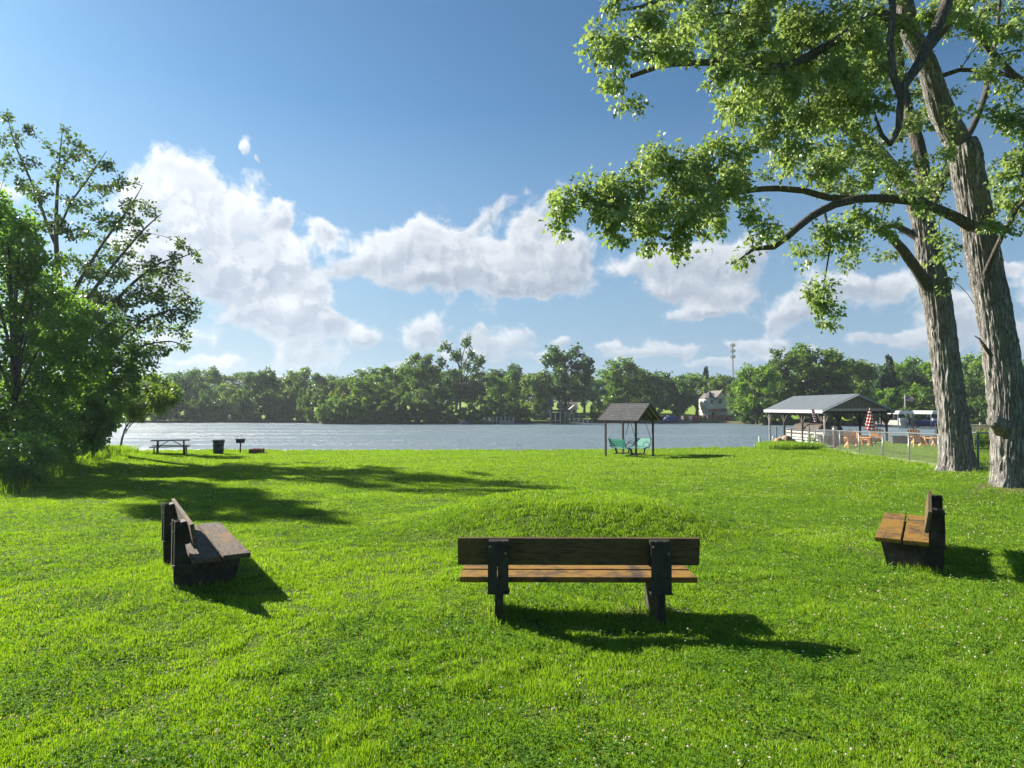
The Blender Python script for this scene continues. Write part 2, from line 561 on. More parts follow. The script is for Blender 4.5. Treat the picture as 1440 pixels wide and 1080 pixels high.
def mat_wood(name, base, moss, grey, mossamt=0.5, along=(0.7, 9, 9)):
    m, nt, b, out = new_mat(name)
    t = nn(nt, 'ShaderNodeTexCoord')
    mp = nn(nt, 'ShaderNodeMapping'); nt.links.new(t.outputs['Object'], mp.inputs[0])
    mp.inputs['Scale'].default_value = along
    g = noise(nt, mp.outputs[0], 6.0, 8, 0.65, 0.8)
    n2 = noise(nt, t.outputs['Object'], 7.0, 8, 0.7)
    n3 = noise(nt, t.outputs['Object'], 2.2, 3, 0.5)
    cc = mixc(nt, maprange(nt, g, 0.38, 0.6), C4(tuple(x * 0.3 for x in base)), C4(base))
    cc = mixc(nt, maprange(nt, g, 0.55, 0.72, 0, 0.6), cc, C4(grey))
    k = 0.62 - 0.22 * mossamt
    mm = maprange(nt, mth(nt, 'ADD', mth(nt, 'MULTIPLY', n2, 0.6), mth(nt, 'MULTIPLY', n3, 0.4)), k - 0.06, k + 0.07)
    cc = mixc(nt, mm, cc, mixc(nt, g, C4(tuple(x * 0.55 for x in moss)), C4(moss)))
    nt.links.new(cc, b.inputs['Base Color'])
    b.inputs['Roughness'].default_value = 0.85
    b.inputs['Specular IOR Level'].default_value = 0.25
    bp = nn(nt, 'ShaderNodeBump'); bp.inputs['Strength'].default_value = 0.7; bp.inputs['Distance'].default_value = 0.012
    nt.links.new(mth(nt, 'ADD', g, mth(nt, 'MULTIPLY', n2, 0.5)), bp.inputs['Height'])
    nt.links.new(bp.outputs[0], b.inputs['Normal'])
    return m


M['plank_moss'] = mat_wood('plank_orange_lichen', (0.095, 0.062, 0.04), (0.30, 0.165, 0.03), (0.17, 0.14, 0.11), 0.75)
M['plank_grey'] = mat_wood('plank_weathered_grey', (0.13, 0.10, 0.08), (0.25, 0.13, 0.04), (0.19, 0.16, 0.135), 0.2)
M['plank_back'] = mat_wood('plank_brown', (0.15, 0.10, 0.055), (0.16, 0.12, 0.04), (0.12, 0.10, 0.08), 0.4)
M['wood_grey'] = mat_plain('grey_timber', (0.16, 0.155, 0.15), 0.8, 0.25, 8, stretch=(1, 1, 1))
M['cedar'] = mat_plain('orange_cedar', (0.66, 0.30, 0.09), 0.6, 0.15, 6, c2=(0.50, 0.22, 0.07))
M['post_brown'] = mat_plain('brown_post', (0.075, 0.058, 0.045), 0.8, 0.25, 6)
M['pile'] = mat_plain('pale_pile', (0.42, 0.40, 0.36), 0.8, 0.2, 6, c2=(0.25, 0.23, 0.2))
M['white'] = mat_plain('white_paint', (0.60, 0.60, 0.59), 0.5, 0.08, 3, bump=0.05)
M['fascia'] = mat_plain('pale_grey_fascia', (0.36, 0.37, 0.38), 0.5, 0.08, 3, bump=0.05)
M['offwhite'] = mat_plain('cream_siding', (0.66, 0.65, 0.60), 0.6, 0.08, 1.0, bump=0.05)
M['metal'] = mat_plain('galvanised', (0.24, 0.25, 0.26), 0.42, 0.12, 8, metal=0.6, bump=0.05)
M['concrete'] = mat_plain('concrete', (0.40, 0.37, 0.32), 0.9, 0.2, 3, bump=0.4, c2=(0.26, 0.22, 0.17))
M['teal'] = mat_plain('teal_paint', (0.02, 0.24, 0.17), 0.45, 0.12, 5, bump=0.05)
M['teal_lt'] = mat_plain('pale_teal_paint', (0.08, 0.31, 0.25), 0.45, 0.12, 5, bump=0.05)
M['glass'] = mat_plain('window_glass', (0.03, 0.04, 0.05), 0.08, 0.1, 2, bump=0.0, spec=0.8)
M['red'] = mat_plain('red_paint', (0.42, 0.045, 0.035), 0.6, 0.15, 5)
M['navy'] = mat_plain('blue_cover', (0.03, 0.07, 0.28), 0.6, 0.15, 5)
M['canvas_dark'] = mat_plain('brown_boat_cover', (0.07, 0.055, 0.045), 0.8, 0.2, 5)
M['boat_white'] = mat_plain('pale_boat_hull', (0.42, 0.40, 0.36), 0.35, 0.08, 3, bump=0.02)
M['aluminium'] = mat_plain('pontoon_aluminium', (0.55, 0.56, 0.58), 0.35, 0.1, 4, metal=0.7, bump=0.02)
M['brown_siding'] = mat_plain('brown_gable', (0.20, 0.16, 0.12), 0.75, 0.12, 3)
M['gable_trim'] = mat_plain('tan_trim', (0.42, 0.36, 0.29), 0.7, 0.1, 3)
M['barrel'] = mat_plain('dark_green_drum', (0.025, 0.055, 0.055), 0.5, 0.3, 6, c2=(0.04, 0.05, 0.05))
M['iron'] = mat_plain('black_iron', (0.02, 0.018, 0.018), 0.7, 0.3, 10)
M['brick'] = mat_plain('red_brick', (0.22, 0.06, 0.04), 0.85, 0.25, 6)
M['wall_dark'] = mat_plain('dark_block_wall', (0.085, 0.075, 0.07), 0.85, 0.25, 4)
M['rock'] = mat_plain('tan_rock', (0.36, 0.27, 0.19), 0.9, 0.25, 3, bump=0.6, c2=(0.22, 0.14, 0.10))
M['tower'] = mat_plain('tower_grey', (0.24, 0.25, 0.28), 0.6, 0.1, 3)
M['stone_dark'] = mat_plain('dark_cover', (0.03, 0.03, 0.035), 0.7, 0.1, 3)


def mat_rows(name, lo, hi, rowh, roww, gap=(0.02, 0.02, 0.02), axis='Y', rough=0.85, mortar=0.012, bump=0.5):
    """shingles / standing seams / blocks from a brick texture in object space"""
    m, nt, b, out = new_mat(name)
    t = nn(nt, 'ShaderNodeTexCoord')
    br = nn(nt, 'ShaderNodeTexBrick')
    s = nn(nt, 'ShaderNodeSeparateXYZ'); nt.links.new(t.outputs['Object'], s.inputs[0])
    c = nn(nt, 'ShaderNodeCombineXYZ')
    a = {'X': (1, 2), 'Y': (0, 2), 'Z': (0, 1), 'S': (1, 0)}[axis]
    nt.links.new(s.outputs[a[0]], c.inputs[0]); nt.links.new(s.outputs[a[1]], c.inputs[1])
    nt.links.new(c.outputs[0], br.inputs['Vector'])
    br.inputs['Scale'].default_value = 1.0
    br.inputs['Brick Width'].default_value = roww; br.inputs['Row Height'].default_value = rowh
    br.inputs['Mortar Size'].default_value = mortar
    br.inputs['Color1'].default_value = C4(lo); br.inputs['Color2'].default_value = C4(hi); br.inputs['Mortar'].default_value = C4(gap)
    n = noise(nt, t.outputs['Object'], 3, 5, 0.6)
    cc = mixc(nt, maprange(nt, n, 0.3, 0.7, 0, 0.4), br.outputs['Color'], C4(tuple(x * 0.6 for x in lo)))
    nt.links.new(cc, b.inputs['Base Color']); b.inputs['Roughness'].default_value = rough
    bp = nn(nt, 'ShaderNodeBump'); bp.inputs['Strength'].default_value = bump; bp.inputs['Distance'].default_value = 0.02
    nt.links.new(br.outputs['Fac'], bp.inputs['Height']); bp.invert = True
    nt.links.new(bp.outputs[0], b.inputs['Normal'])
    return m


M['shingle'] = mat_rows('grey_shingles', (0.045, 0.046, 0.054), (0.085, 0.085, 0.096), 0.11, 0.28, axis='Y')
M['shingle_far'] = mat_rows('house_shingles', (0.12, 0.11, 0.105), (0.17, 0.155, 0.145), 0.3, 0.8, (0.08, 0.075, 0.07), axis='Y')
M['steel_roof'] = mat_rows('grey_steel_roof', (0.155, 0.18, 0.20), (0.17, 0.195, 0.215), 0.45, 40.0, (0.11, 0.13, 0.145), axis='S', rough=0.5, mortar=0.03, bump=0.4)
M['siding'] = mat_rows('cream_lap_siding', (0.80, 0.79, 0.72), (0.84, 0.83, 0.77), 0.18, 30.0, (0.60, 0.59, 0.54), axis='Y', rough=0.6, mortar=0.02)
M['boards'] = mat_rows('grey_brown_boards', (0.22, 0.185, 0.15), (0.25, 0.21, 0.17), 30.0, 0.3, (0.12, 0.1, 0.08), axis='Y', mortar=0.02)
M['steel_roof'] = mat_rows('grey_steel_roof', (0.115, 0.135, 0.15), (0.13, 0.15, 0.165), 0.45, 40.0, (0.08, 0.095, 0.105), axis='Z', rough=0.5, mortar=0.03, bump=0.4)

# ------------------------------------------------------------------ ground: one sheet to the horizon
def geo(a, b, n):
    return np.geomspace(a, b, n)


xs = np.concatenate([-geo(170, 2600, 22)[::-1], np.arange(-168, -36, 2.2), np.arange(-35, 35, 0.24), np.arange(36, 168, 2.2), geo(170, 2600, 22)])
ys = np.concatenate([-geo(32, 900, 12)[::-1], np.arange(-30, 2, 1.5), np.arange(2, 44.5, 0.2), np.arange(46, 92, 5), np.arange(93, 176, 1.3), geo(178, 3200, 34)])
XX, YY = np.meshgrid(xs, ys)
ZZ = h_all(XX, YY)
nx, ny = len(xs), len(ys)
V = np.stack([XX.ravel(), YY.ravel(), ZZ.ravel()], 1)
ii = (np.arange(ny - 1)[:, None] * nx + np.arange(nx - 1)[None, :]).ravel()
Fq = np.stack([ii, ii + 1, ii + nx + 1, ii + nx], 1)

m, nt, b, out = new_mat('lawn_and_banks')
t = nn(nt, 'ShaderNodeTexCoord'); pos = t.outputs['Object']
sp = nn(nt, 'ShaderNodeSeparateXYZ'); nt.links.new(pos, sp.inputs[0])
fine = noise(nt, pos, 22, 6, 0.7)
mid = noise(nt, pos, 1.3, 5, 0.6)
big = noise(nt, pos, 0.25, 4, 0.55)
lawn = mixc(nt, maprange(nt, fine, 0.35, 0.65), (0.035, 0.065, 0.008, 1), (0.10, 0.165, 0.014, 1))
lawn = mixc(nt, maprange(nt, mid, 0.45, 0.7, 0, 0.5), lawn, (0.12, 0.16, 0.022, 1))
farl = mixc(nt, maprange(nt, big, 0.35, 0.65), (0.13, 0.22, 0.03, 1), (0.24, 0.32, 0.06, 1))
cc = mixc(nt, maprange(nt, sp.outputs[1], 60, 70), lawn, farl)
soil = mixc(nt, mid, (0.05, 0.042, 0.03, 1), (0.11, 0.095, 0.07, 1))
cc = mixc(nt, maprange(nt, sp.outputs[2], -0.78, -0.92), cc, soil)
# bare earth at the foot of the maples
for (tx, ty) in ((12.0, 15.3), (13.8, 19.8)):
    dd = vmth(nt, 'DISTANCE', pos, (tx, ty, 0.25), out=1)
    rr = mth(nt, 'ADD', dd, mth(nt, 'MULTIPLY', mid, 0.8))
    cc = mixc(nt, maprange(nt, rr, 1.5, 1.0, 0, 0.8), cc, (0.16, 0.12, 0.085, 1))
for (tx, ty, tr2) in ((1.45, 6.95, .5), (-.25, 6.9, .38), (-3.5, 8.9, .4), (5.4, 10.0, .45)):
    dd = vmth(nt, 'DISTANCE', pos, (tx, ty, 0.0), out=1)
    cc = mixc(nt, maprange(nt, mth(nt, 'ADD', dd, mth(nt, 'MULTIPLY', mid, 0.25)), tr2 + .1, tr2 - .12, 0, 0.85), cc, (0.13, 0.10, 0.065, 1))
nt.links.new(cc, b.inputs['Base Color'])
b.inputs['Roughness'].default_value = 0.95; b.inputs['Specular IOR Level'].default_value = 0.1
bp = nn(nt, 'ShaderNodeBump'); bp.inputs['Strength'].default_value = 0.8; bp.inputs['Distance'].default_value = 0.04
nt.links.new(fine, bp.inputs['Height']); nt.links.new(bp.outputs[0], b.inputs['Normal'])
M['ground'] = m
tag(np_mesh('ground', V, Fq, m, smooth=True), kind='structure')

# ------------------------------------------------------------------ river
m, nt, b, out = new_mat('river_water')
t = nn(nt, 'ShaderNodeTexCoord'); pos = t.outputs['Object']
mp = nn(nt, 'ShaderNodeMapping'); nt.links.new(pos, mp.inputs[0]); mp.inputs['Scale'].default_value = (0.75, 1.25, 1); mp.inputs['Rotation'].default_value = (0, 0, R(8))
wv = noise(nt, mp.outputs[0], 2.6, 5, 0.6)
wv2 = noise(nt, mp.outputs[0], 0.55, 3, 0.5)
gm = nn(nt, 'ShaderNodeMapping'); nt.links.new(pos, gm.inputs[0]); gm.inputs['Scale'].default_value = (0.012, 0.10, 1)
gust = noise(nt, gm.outputs[0], 1.0, 5, 0.6)
bp = nn(nt, 'ShaderNodeBump'); bp.inputs['Distance'].default_value = 0.6
nt.links.new(maprange(nt, gust, 0.36, 0.56, 0.35, 1.0), bp.inputs['Strength'])
nt.links.new(mth(nt, 'ADD', wv, mth(nt, 'MULTIPLY', wv2, 1.2)), bp.inputs['Height'])
nt.links.new(bp.outputs[0], b.inputs['Normal'])
b.inputs['Base Color'].default_value = (0.15, 0.20, 0.235, 1)
b.inputs['Roughness'].default_value = 0.36
b.inputs['IOR'].default_value = 1.33
b.inputs['Specular IOR Level'].default_value = 0.5
M['water'] = m
wx = np.concatenate([[-2400, -900], np.arange(-400, 401, 20), [900, 2400]]); wy = np.concatenate([[39.5], np.arange(50, 300, 10)])
WX, WY = np.meshgrid(wx, wy); k_ = len(wx)
ii = (np.arange(len(wy) - 1)[:, None] * k_ + np.arange(k_ - 1)[None, :]).ravel()
tag(np_mesh('water', np.stack([WX.ravel(), WY.ravel(), np.full(WX.size, WATER)], 1), np.stack([ii, ii + 1, ii + k_ + 1, ii + k_], 1), m), kind='structure')


# ------------------------------------------------------------------ plant growing tool
def frame_of(d):
    """orthonormal frames for direction rows"""
    a = np.cross(d, np.array([0.31, 0.22, 0.92])); a /= np.linalg.norm(a, axis=1, keepdims=True) + 1e-9
    return a, np.cross(d, a)


def tubes(paths, rads, sides):
    """many tapered tubes -> verts, quads (equal side count)"""
    VV = []; FF = []; base = 0
    ang = np.arange(sides) * 2 * np.pi / sides
    ca, sa = np.cos(ang), np.sin(ang)
    for p, r in zip(paths, rads):
        n = len(p)
        d = np.gradient(p, axis=0); d /= np.linalg.norm(d, axis=1, keepdims=True) + 1e-9
        ref = np.array([0.31, 0.22, 0.92]) if abs(d[0] @ np.array([0.31, 0.22, 0.92])) < 0.9 else np.array([0.9, -0.4, 0.1])
        a = np.empty_like(d)
        prev = ref
        for i in range(n):
            u = prev - d[i] * (prev @ d[i]); u /= np.linalg.norm(u) + 1e-9
            a[i] = u; prev = u
        bb = np.cross(d, a)
        ring = p[:, None, :] + (a[:, None, :] * ca[None, :, None] + bb[:, None, :] * sa[None, :, None]) * np.asarray(r)[:, None, None]
        VV.append(ring.reshape(-1, 3))
        i0 = (np.arange(n - 1)[:, None] * sides + np.arange(sides)[None, :]); j0 = (np.arange(n - 1)[:, None] * sides + (np.arange(sides)[None, :] + 1) % sides)
        FF.append(np.stack([i0, j0, j0 + sides, i0 + sides], -1).reshape(-1, 4) + base)
        base += n * sides
    return np.concatenate(VV), np.concatenate(FF)


def resample(pts, rad, step):
    pts = np.asarray(pts, float); rad = np.asarray(rad, float)
    # Catmull-Rom through the control points
    n = len(pts)
    out = []; ro = []
    for i in range(n - 1):
        p0, p1, p2, p3 = pts[max(i - 1, 0)], pts[i], pts[i + 1], pts[min(i + 2, n - 1)]
        k = max(1, int(np.linalg.norm(p2 - p1) / step))
        for j in range(k):
            t = j / k
            out.append(0.5 * (2 * p1 + (p2 - p0) * t + (2 * p0 - 5 * p1 + 4 * p2 - p3) * t * t + (-p0 + 3 * p1 - 3 * p2 + p3) * t ** 3))
            ro.append(rad[i] * (1 - t) + rad[i + 1] * t)
    out.append(pts[-1]); ro.append(rad[-1])
    return np.array(out), np.array(ro)


def grow(limbs, targets, step=0.35, wob=0.10, tipr=0.004, sag=0.0, rmax=0.05, power=2.2):
    """limbs: [(pts, radii)]; targets (n,3). Each target is joined to the nearest wood already there.
    Returns twig paths, radii, and (leaf points, directions) seeds"""
    cap = 4000 + len(targets) * 40
    pos = np.zeros((cap, 3)); par = np.full(cap, -1); limbn = np.zeros(cap, bool)
    n = 0
    lim = []
    for pts, rad in limbs:
        p, r = resample(pts, rad, step)
        pos[n:n + len(p)] = p; limbn[n:n + len(p)] = True
        n += len(p)
        lim.append((p, r))
    L = pos[:n].copy()
    d0 = np.array([np.min(((L - t) ** 2).sum(1)) for t in targets])
    paths = []
    for t in targets[np.argsort(d0)]:
        dd = ((pos[:n] - t) ** 2).sum(1)
        j = int(np.argmin(dd)); dist = math.sqrt(dd[j])
        k = max(2, int(dist / step) + 1)
        a = pos[j]
        tt = np.linspace(0, 1, k + 1)[1:, None]
        mid = rng.normal(0, wob * dist, 3); mid[2] += 0.10 * dist
        p = a + (t - a) * tt + mid * (4 * tt * (1 - tt)) * 0.5
        p[:, 2] -= sag * dist * tt[:, 0] ** 2
        idx = np.arange(n, n + k)
        pos[idx] = p; par[idx[0]] = j; par[idx[1:]] = idx[:-1]
        n += k
        paths.append((j, idx))
    area = np.zeros(n)
    for j, idx in reversed(paths):
        area[idx[-1]] += tipr ** power
        for q in idx[::-1]:
            pq = par[q]
            if not limbn[pq]:
                area[pq] += area[q]
    rad = np.minimum(area ** (1 / power), rmax)
    P_, R_ = [], []
    for j, idx in paths:
        full = np.concatenate([[j], idx])
        P_.append(pos[full]); r = rad[full]; r[0] = rad[idx[0]]
        R_.append(np.maximum(r, tipr * 0.6))
    return lim, P_, R_


LEAF_OVAL = (np.array([[0, 0, 0], [.38, .45, .06], [0, 1, -.05], [-.38, .45, .06]]), np.array([[0, 1, 2], [0, 2, 3]]))
LEAF_MAPLE = (np.array([[0, 0, 0], [.52, .28, .08], [.30, .48, .03], [0, 1.05, -.10], [-.30, .48, .03], [-.52, .28, .08]]),
              np.array([[0, 1, 2], [0, 2, 3], [0, 3, 4], [0, 4, 5]]))
LEAF_QUAD = (np.array([[-.5, 0, 0], [.5, .1, 0.1], [.42, 1, 0], [-.4, .85, -0.1]]), np.array([[0, 1, 2, 3]]))


def leaf_arrays(pts, axis, nrm, size, tint, tmpl):
    T, Fc = tmpl
    axis = axis / (np.linalg.norm(axis, axis=1, keepdims=True) + 1e-9)
    nrm = nrm - axis * (nrm * axis).sum(1, keepdims=True); nrm /= np.linalg.norm(nrm, axis=1, keepdims=True) + 1e-9
    side = np.cross(axis, nrm)
    Vv = pts[:, None, :] + size[:, None, None] * (side[:, None, :] * T[None, :, 0:1] + axis[:, None, :] * T[None, :, 1:2] + nrm[:, None, :] * T[None, :, 2:3])
    k = len(T)
    Ff = (Fc[None] + (np.arange(len(pts)) * k)[:, None, None]).reshape(-1, Fc.shape[1])
    return Vv.reshape(-1, 3), Ff, np.repeat(tint, k)


def leaves_on(paths, per, size, tmpl, spread=0.12, droop=0.4, tail=0.75, upn=0.7, svar=0.3):
    """scatter leaves along the outer part of the twigs"""
    pts, ax, tn = [], [], []
    for p in paths:
        n = len(p)
        L = np.linalg.norm(p[-1] - p[0])
        c = max(3, int(per * (0.5 + rng.random())))
        u = 1 - rng.random(c) ** 1.3 * tail
        f = u * (n - 1); i = np.minimum(f.astype(int), n - 2); fr = (f - i)[:, None]
        q = p[i] * (1 - fr) + p[i + 1] * fr
        d = (p[i + 1] - p[i]); d = d / (np.linalg.norm(d, axis=1, keepdims=True) + 1e-9)
        pts.append(q); ax.append(d); tn.append(np.full(c, rng.random()))
    pts = np.concatenate(pts); ax = np.concatenate(ax); tn = np.concatenate(tn)
    N = len(pts)
    rn = rng.normal(0, 1, (N, 3))
    pts = pts + rn * spread * 0.6
    a = ax * 0.5 + rn * 0.55 + np.array([0, 0, -droop])
    nrm = rng.normal(0, 0.6, (N, 3)) + np.array([0, 0, upn])
    sz = size * (1 - svar + 2 * svar * rng.random(N))
    tint = np.clip(0.35 * tn + 0.65 * rng.random(N), 0, 1)
    return leaf_arrays(pts, a, nrm, sz, tint, tmpl)


def ell(c, r, n, shell=0.5):
    """points in an ellipsoid, pushed to the shell"""
    d = rng.normal(0, 1, (n, 3)); d /= np.linalg.norm(d, axis=1, keepdims=True)
    u = rng.random(n) ** (1 / 3); u = shell + (1 - shell) * u if shell else u
    u = np.where(rng.random(n) < 0.25, rng.random(n), u)
    return np.asarray(c) + d * u[:, None] * np.asarray(r)


def build_plant(name, loc, limbs, targets, leafmat, barkmat, parent=None, label=None, cat='tree', group=None, per=22, size=0.09, tmpl=LEAF_OVAL,
                step=0.35, spread=0.12, droop=0.4, tipr=0.004, sag=0.0, trunk_sides=12, twig_mesh=True, upn=0.7, big_trunk=None, tail=0.75, stem_name='trunk', rmax=0.05, wob=0.1):
    lim, tp, tr = grow(limbs, targets, step=step, tipr=tipr, sag=sag, rmax=rmax, wob=wob)
    root = empty(name, loc, 0, label, cat, group)
    o = np.array(loc)
    start = 0
    vs, fs = [], []; base = 0
    if big_trunk: lim_rest = lim[big_trunk:]
    else: lim_rest = lim
    if lim_rest:
        v, f = tubes([p - o for p, r in lim_rest], [r for p, r in lim_rest], trunk_sides); vs.append(v); fs.append(f); base += len(v)
    if twig_mesh:
        v, f = tubes([p - o for p in tp], tr, 3); vs.append(v); fs.append(f + base); base += len(v)
    if vs and not big_trunk:
        np_mesh(stem_name, np.concatenate(vs), np.concatenate(fs), barkmat, root, smooth=True)
    elif vs:
        np_mesh('branches', np.concatenate(vs), np.concatenate(fs), barkmat, root, smooth=True)
    v, f, tn = leaves_on(tp, per, size, tmpl, spread, droop, tail, upn)
    np_mesh('crown', v - o, f, leafmat, root, tint=tn)
    return root, lim


def px_clumps(cl, depth, n_per=10, rzs=1.0, dj=1.0):
    """ellipses on the photograph (px,py,rx,ry[,depth]) -> 3-D targets"""
    T = []
    for c in cl:
        px, py, rx, ry = c[:4]
        D = c[4] if len(c) > 4 else depth + rng.uniform(-dj, dj)
        s = D / F
        cen = np.array(P(px, py, D))
        rz = rzs * 0.5 * (rx + ry) * s
        n = max(4, int(n_per * (rx * ry) / 900.0))
        T.append(ell(cen, (rx * s, max(rz, 0.3), ry * s), n, 0.35))
    return np.concatenate(T)


def pxline(pts, radii):
    """[(px,py,depth)], radii in metres"""
    return ([tuple(P(a, b_, d)) for a, b_, d in pts], radii)


# ------------------------------------------------------------------ lawn
def blades():
    def sample(n, d0, d1, expo):
        # depth pdf ~ D^(1-expo)
        k = 2 - expo
        u = rng.random(n)
        D = (d0 ** k + u * (d1 ** k - d0 ** k)) ** (1 / k)
        x = (rng.random(n) * 2 - 1) * (0.86 * D + 0.9)
        return x, D
    xs_, ys_, hs_, ws_ = [], [], [], []
    x, y = sample(GRASS_N, 3.1, 41.4, 1.75)
    # clumping: keep by a patchy mask
    pm = fbm(x, y, 1.3, 4, 11)
    fm = fbm(x, y, 5.5, 3, 15)
    keep = rng.random(len(x)) < (0.45 + 1.1 * pm) * np.clip(0.15 + 3.2 * (fm - .28), .15, 1.1)
    keep &= x < fence_x(y) + 6 + 0 * y
    bare = np.exp(-(((x - 1.45) / .42) ** 2 + ((y - 6.95) / .35) ** 2)) + .7 * np.exp(-(((x + .25) / .3) ** 2 + ((y - 6.9) / .3) ** 2)) + .8 * np.exp(-(((x + 3.5) / .35) ** 2 + ((y - 8.9) / .4) ** 2)) + .8 * np.exp(-(((x - 5.4) / .4) ** 2 + ((y - 10.0) / .4) ** 2))
    keep &= rng.random(len(x)) > 0.85 * bare
    for (tx, ty, tr_) in ((12.1, 15.5, 0.66), (13.85, 20.0, 0.70)):
        keep &= (x - tx) ** 2 + (y - ty) ** 2 > tr_ ** 2 * (0.6 + 0.8 * rng.random(len(x)))
    x, y = x[keep], y[keep]
    nb = (x > fence_x(y)).astype(float)
    h = (0.014 + 0.036 * fbm(x, y, 0.9, 3, 21) * (0.4 + 1.0 * rng.random(len(x)))) * (0.55 + 1.1 * fbm(x, y, 5.5, 3, 15))
    h += 0.05 * sstep(0.62, 0.8, fbm(x, y, 2.4, 3, 31)) * rng.random(len(x))
    r = np.sqrt(((x - 1.15) / 3.7) ** 2 + ((y - 12.6) / 3.0) ** 2)
    h += 0.035 * (1 - sstep(0.35, 0.95, r)) * rng.random(len(x))
    h *= (1 - 0.55 * nb)
    h *= 1 + 0.35 * sstep(12, 40, y)
    w = 0.0034 + 0.00062 * y
    w *= 0.7 + 0.6 * rng.random(len(x))
    # extra long tufts: bench legs, post feet, fence line, bank edge
    tx, ty, th = [], [], []
    def tuft(cx, cy, rad, n, hh):
        a = rng.random(n) * 6.283; q = np.sqrt(rng.random(n)) * rad
        tx.append(cx + np.cos(a) * q); ty.append(cy + np.sin(a) * q); th.append(hh * (0.4 + 0.6 * rng.random(n)))
    for (cx, cy) in TUFTS:
        tuft(cx, cy, 0.14, 45, 0.13)
    for i in range(240):
        yy = rng.uniform(16, 40); tuft(fence_x(yy) - 0.15 + rng.normal(0, 0.12), yy, 0.12, 22, 0.22)
    for i in range(520):
        tt = rng.random(); cx = -14.6 - 10.5 * tt + rng.normal(0, 0.8); cy_ = 17.0 + 23 * tt
        tuft(cx, cy_, 0.35, 60, 0.5)
    for i in range(160):
        tuft(rng.uniform(15.6, 19.0), rng.uniform(38.6, 41.2), 0.4, 60, 0.55)
    for i in range(500):
        tuft(rng.uniform(-26, 17), 41.15 + rng.normal(0, 0.2), 0.2, 14, 0.16)
    for i in range(120):
        cx, cy_ = 1.15 + rng.normal(0, 1.7), 12.3 + rng.normal(0, 1.2)
        tuft(cx, cy_, 0.22, 18, 0.11)
    ex, ey, eh = np.concatenate(tx), np.concatenate(ty), np.concatenate(th)
    ew = (0.0045 + 0.00045 * ey) * (0.7 + 0.6 * rng.random(len(ex)))
    x = np.concatenate([x, ex]); y = np.concatenate([y, ey]); h = np.concatenate([h, eh]); w = np.concatenate([w, ew])
    n = len(x)
    z = h_all(x, y) - 0.004
    a = rng.random(n) * 2 * np.pi
    lean = np.abs(rng.normal(0, 0.42, n)) * h
    la = rng.random(n) * 2 * np.pi + 1.2 * (fbm(x, y, 0.6, 2, 41) - .5) * 6
    wx, wy = np.cos(a) * w / 2, np.sin(a) * w / 2
    lx, ly = np.cos(la) * lean, np.sin(la) * lean
    Vb = np.zeros((n, 5, 3))
    Vb[:, 0] = np.stack([x - wx, y - wy, z], 1); Vb[:, 1] = np.stack([x + wx, y + wy, z], 1)
    Vb[:, 2] = np.stack([x + lx * .35 + wx * .8, y + ly * .35 + wy * .8, z + h * .6], 1)
    Vb[:, 3] = np.stack([x + lx * .35 - wx * .8, y + ly * .35 - wy * .8, z + h * .6], 1)
    Vb[:, 4] = np.stack([x + lx, y + ly, z + h], 1)
    tri = np.array([[0, 1, 2], [0, 2, 3], [3, 2, 4]])
    Fb = (tri[None] + (np.arange(n) * 5)[:, None, None]).reshape(-1, 3)
    patch = fbm(x, y, 0.45, 4, 51)
    tint = np.clip(0.55 * patch + 0.1 + 0.45 * rng.random(n), 0, 0.92)
    straw = rng.random(n) < 0.02 + 0.05 * sstep(0.6, 0.8, fbm(x, y, 1.7, 3, 61))
    tint = np.where(straw, 1.0, tint)
    o = np_mesh('grass', Vb.reshape(-1, 3), Fb, M['grass'], tint=np.repeat(tint, 5))
    tag(o, 'mown green lawn grass with longer tufts at posts and banks', 'grass', kind='stuff')
    return n


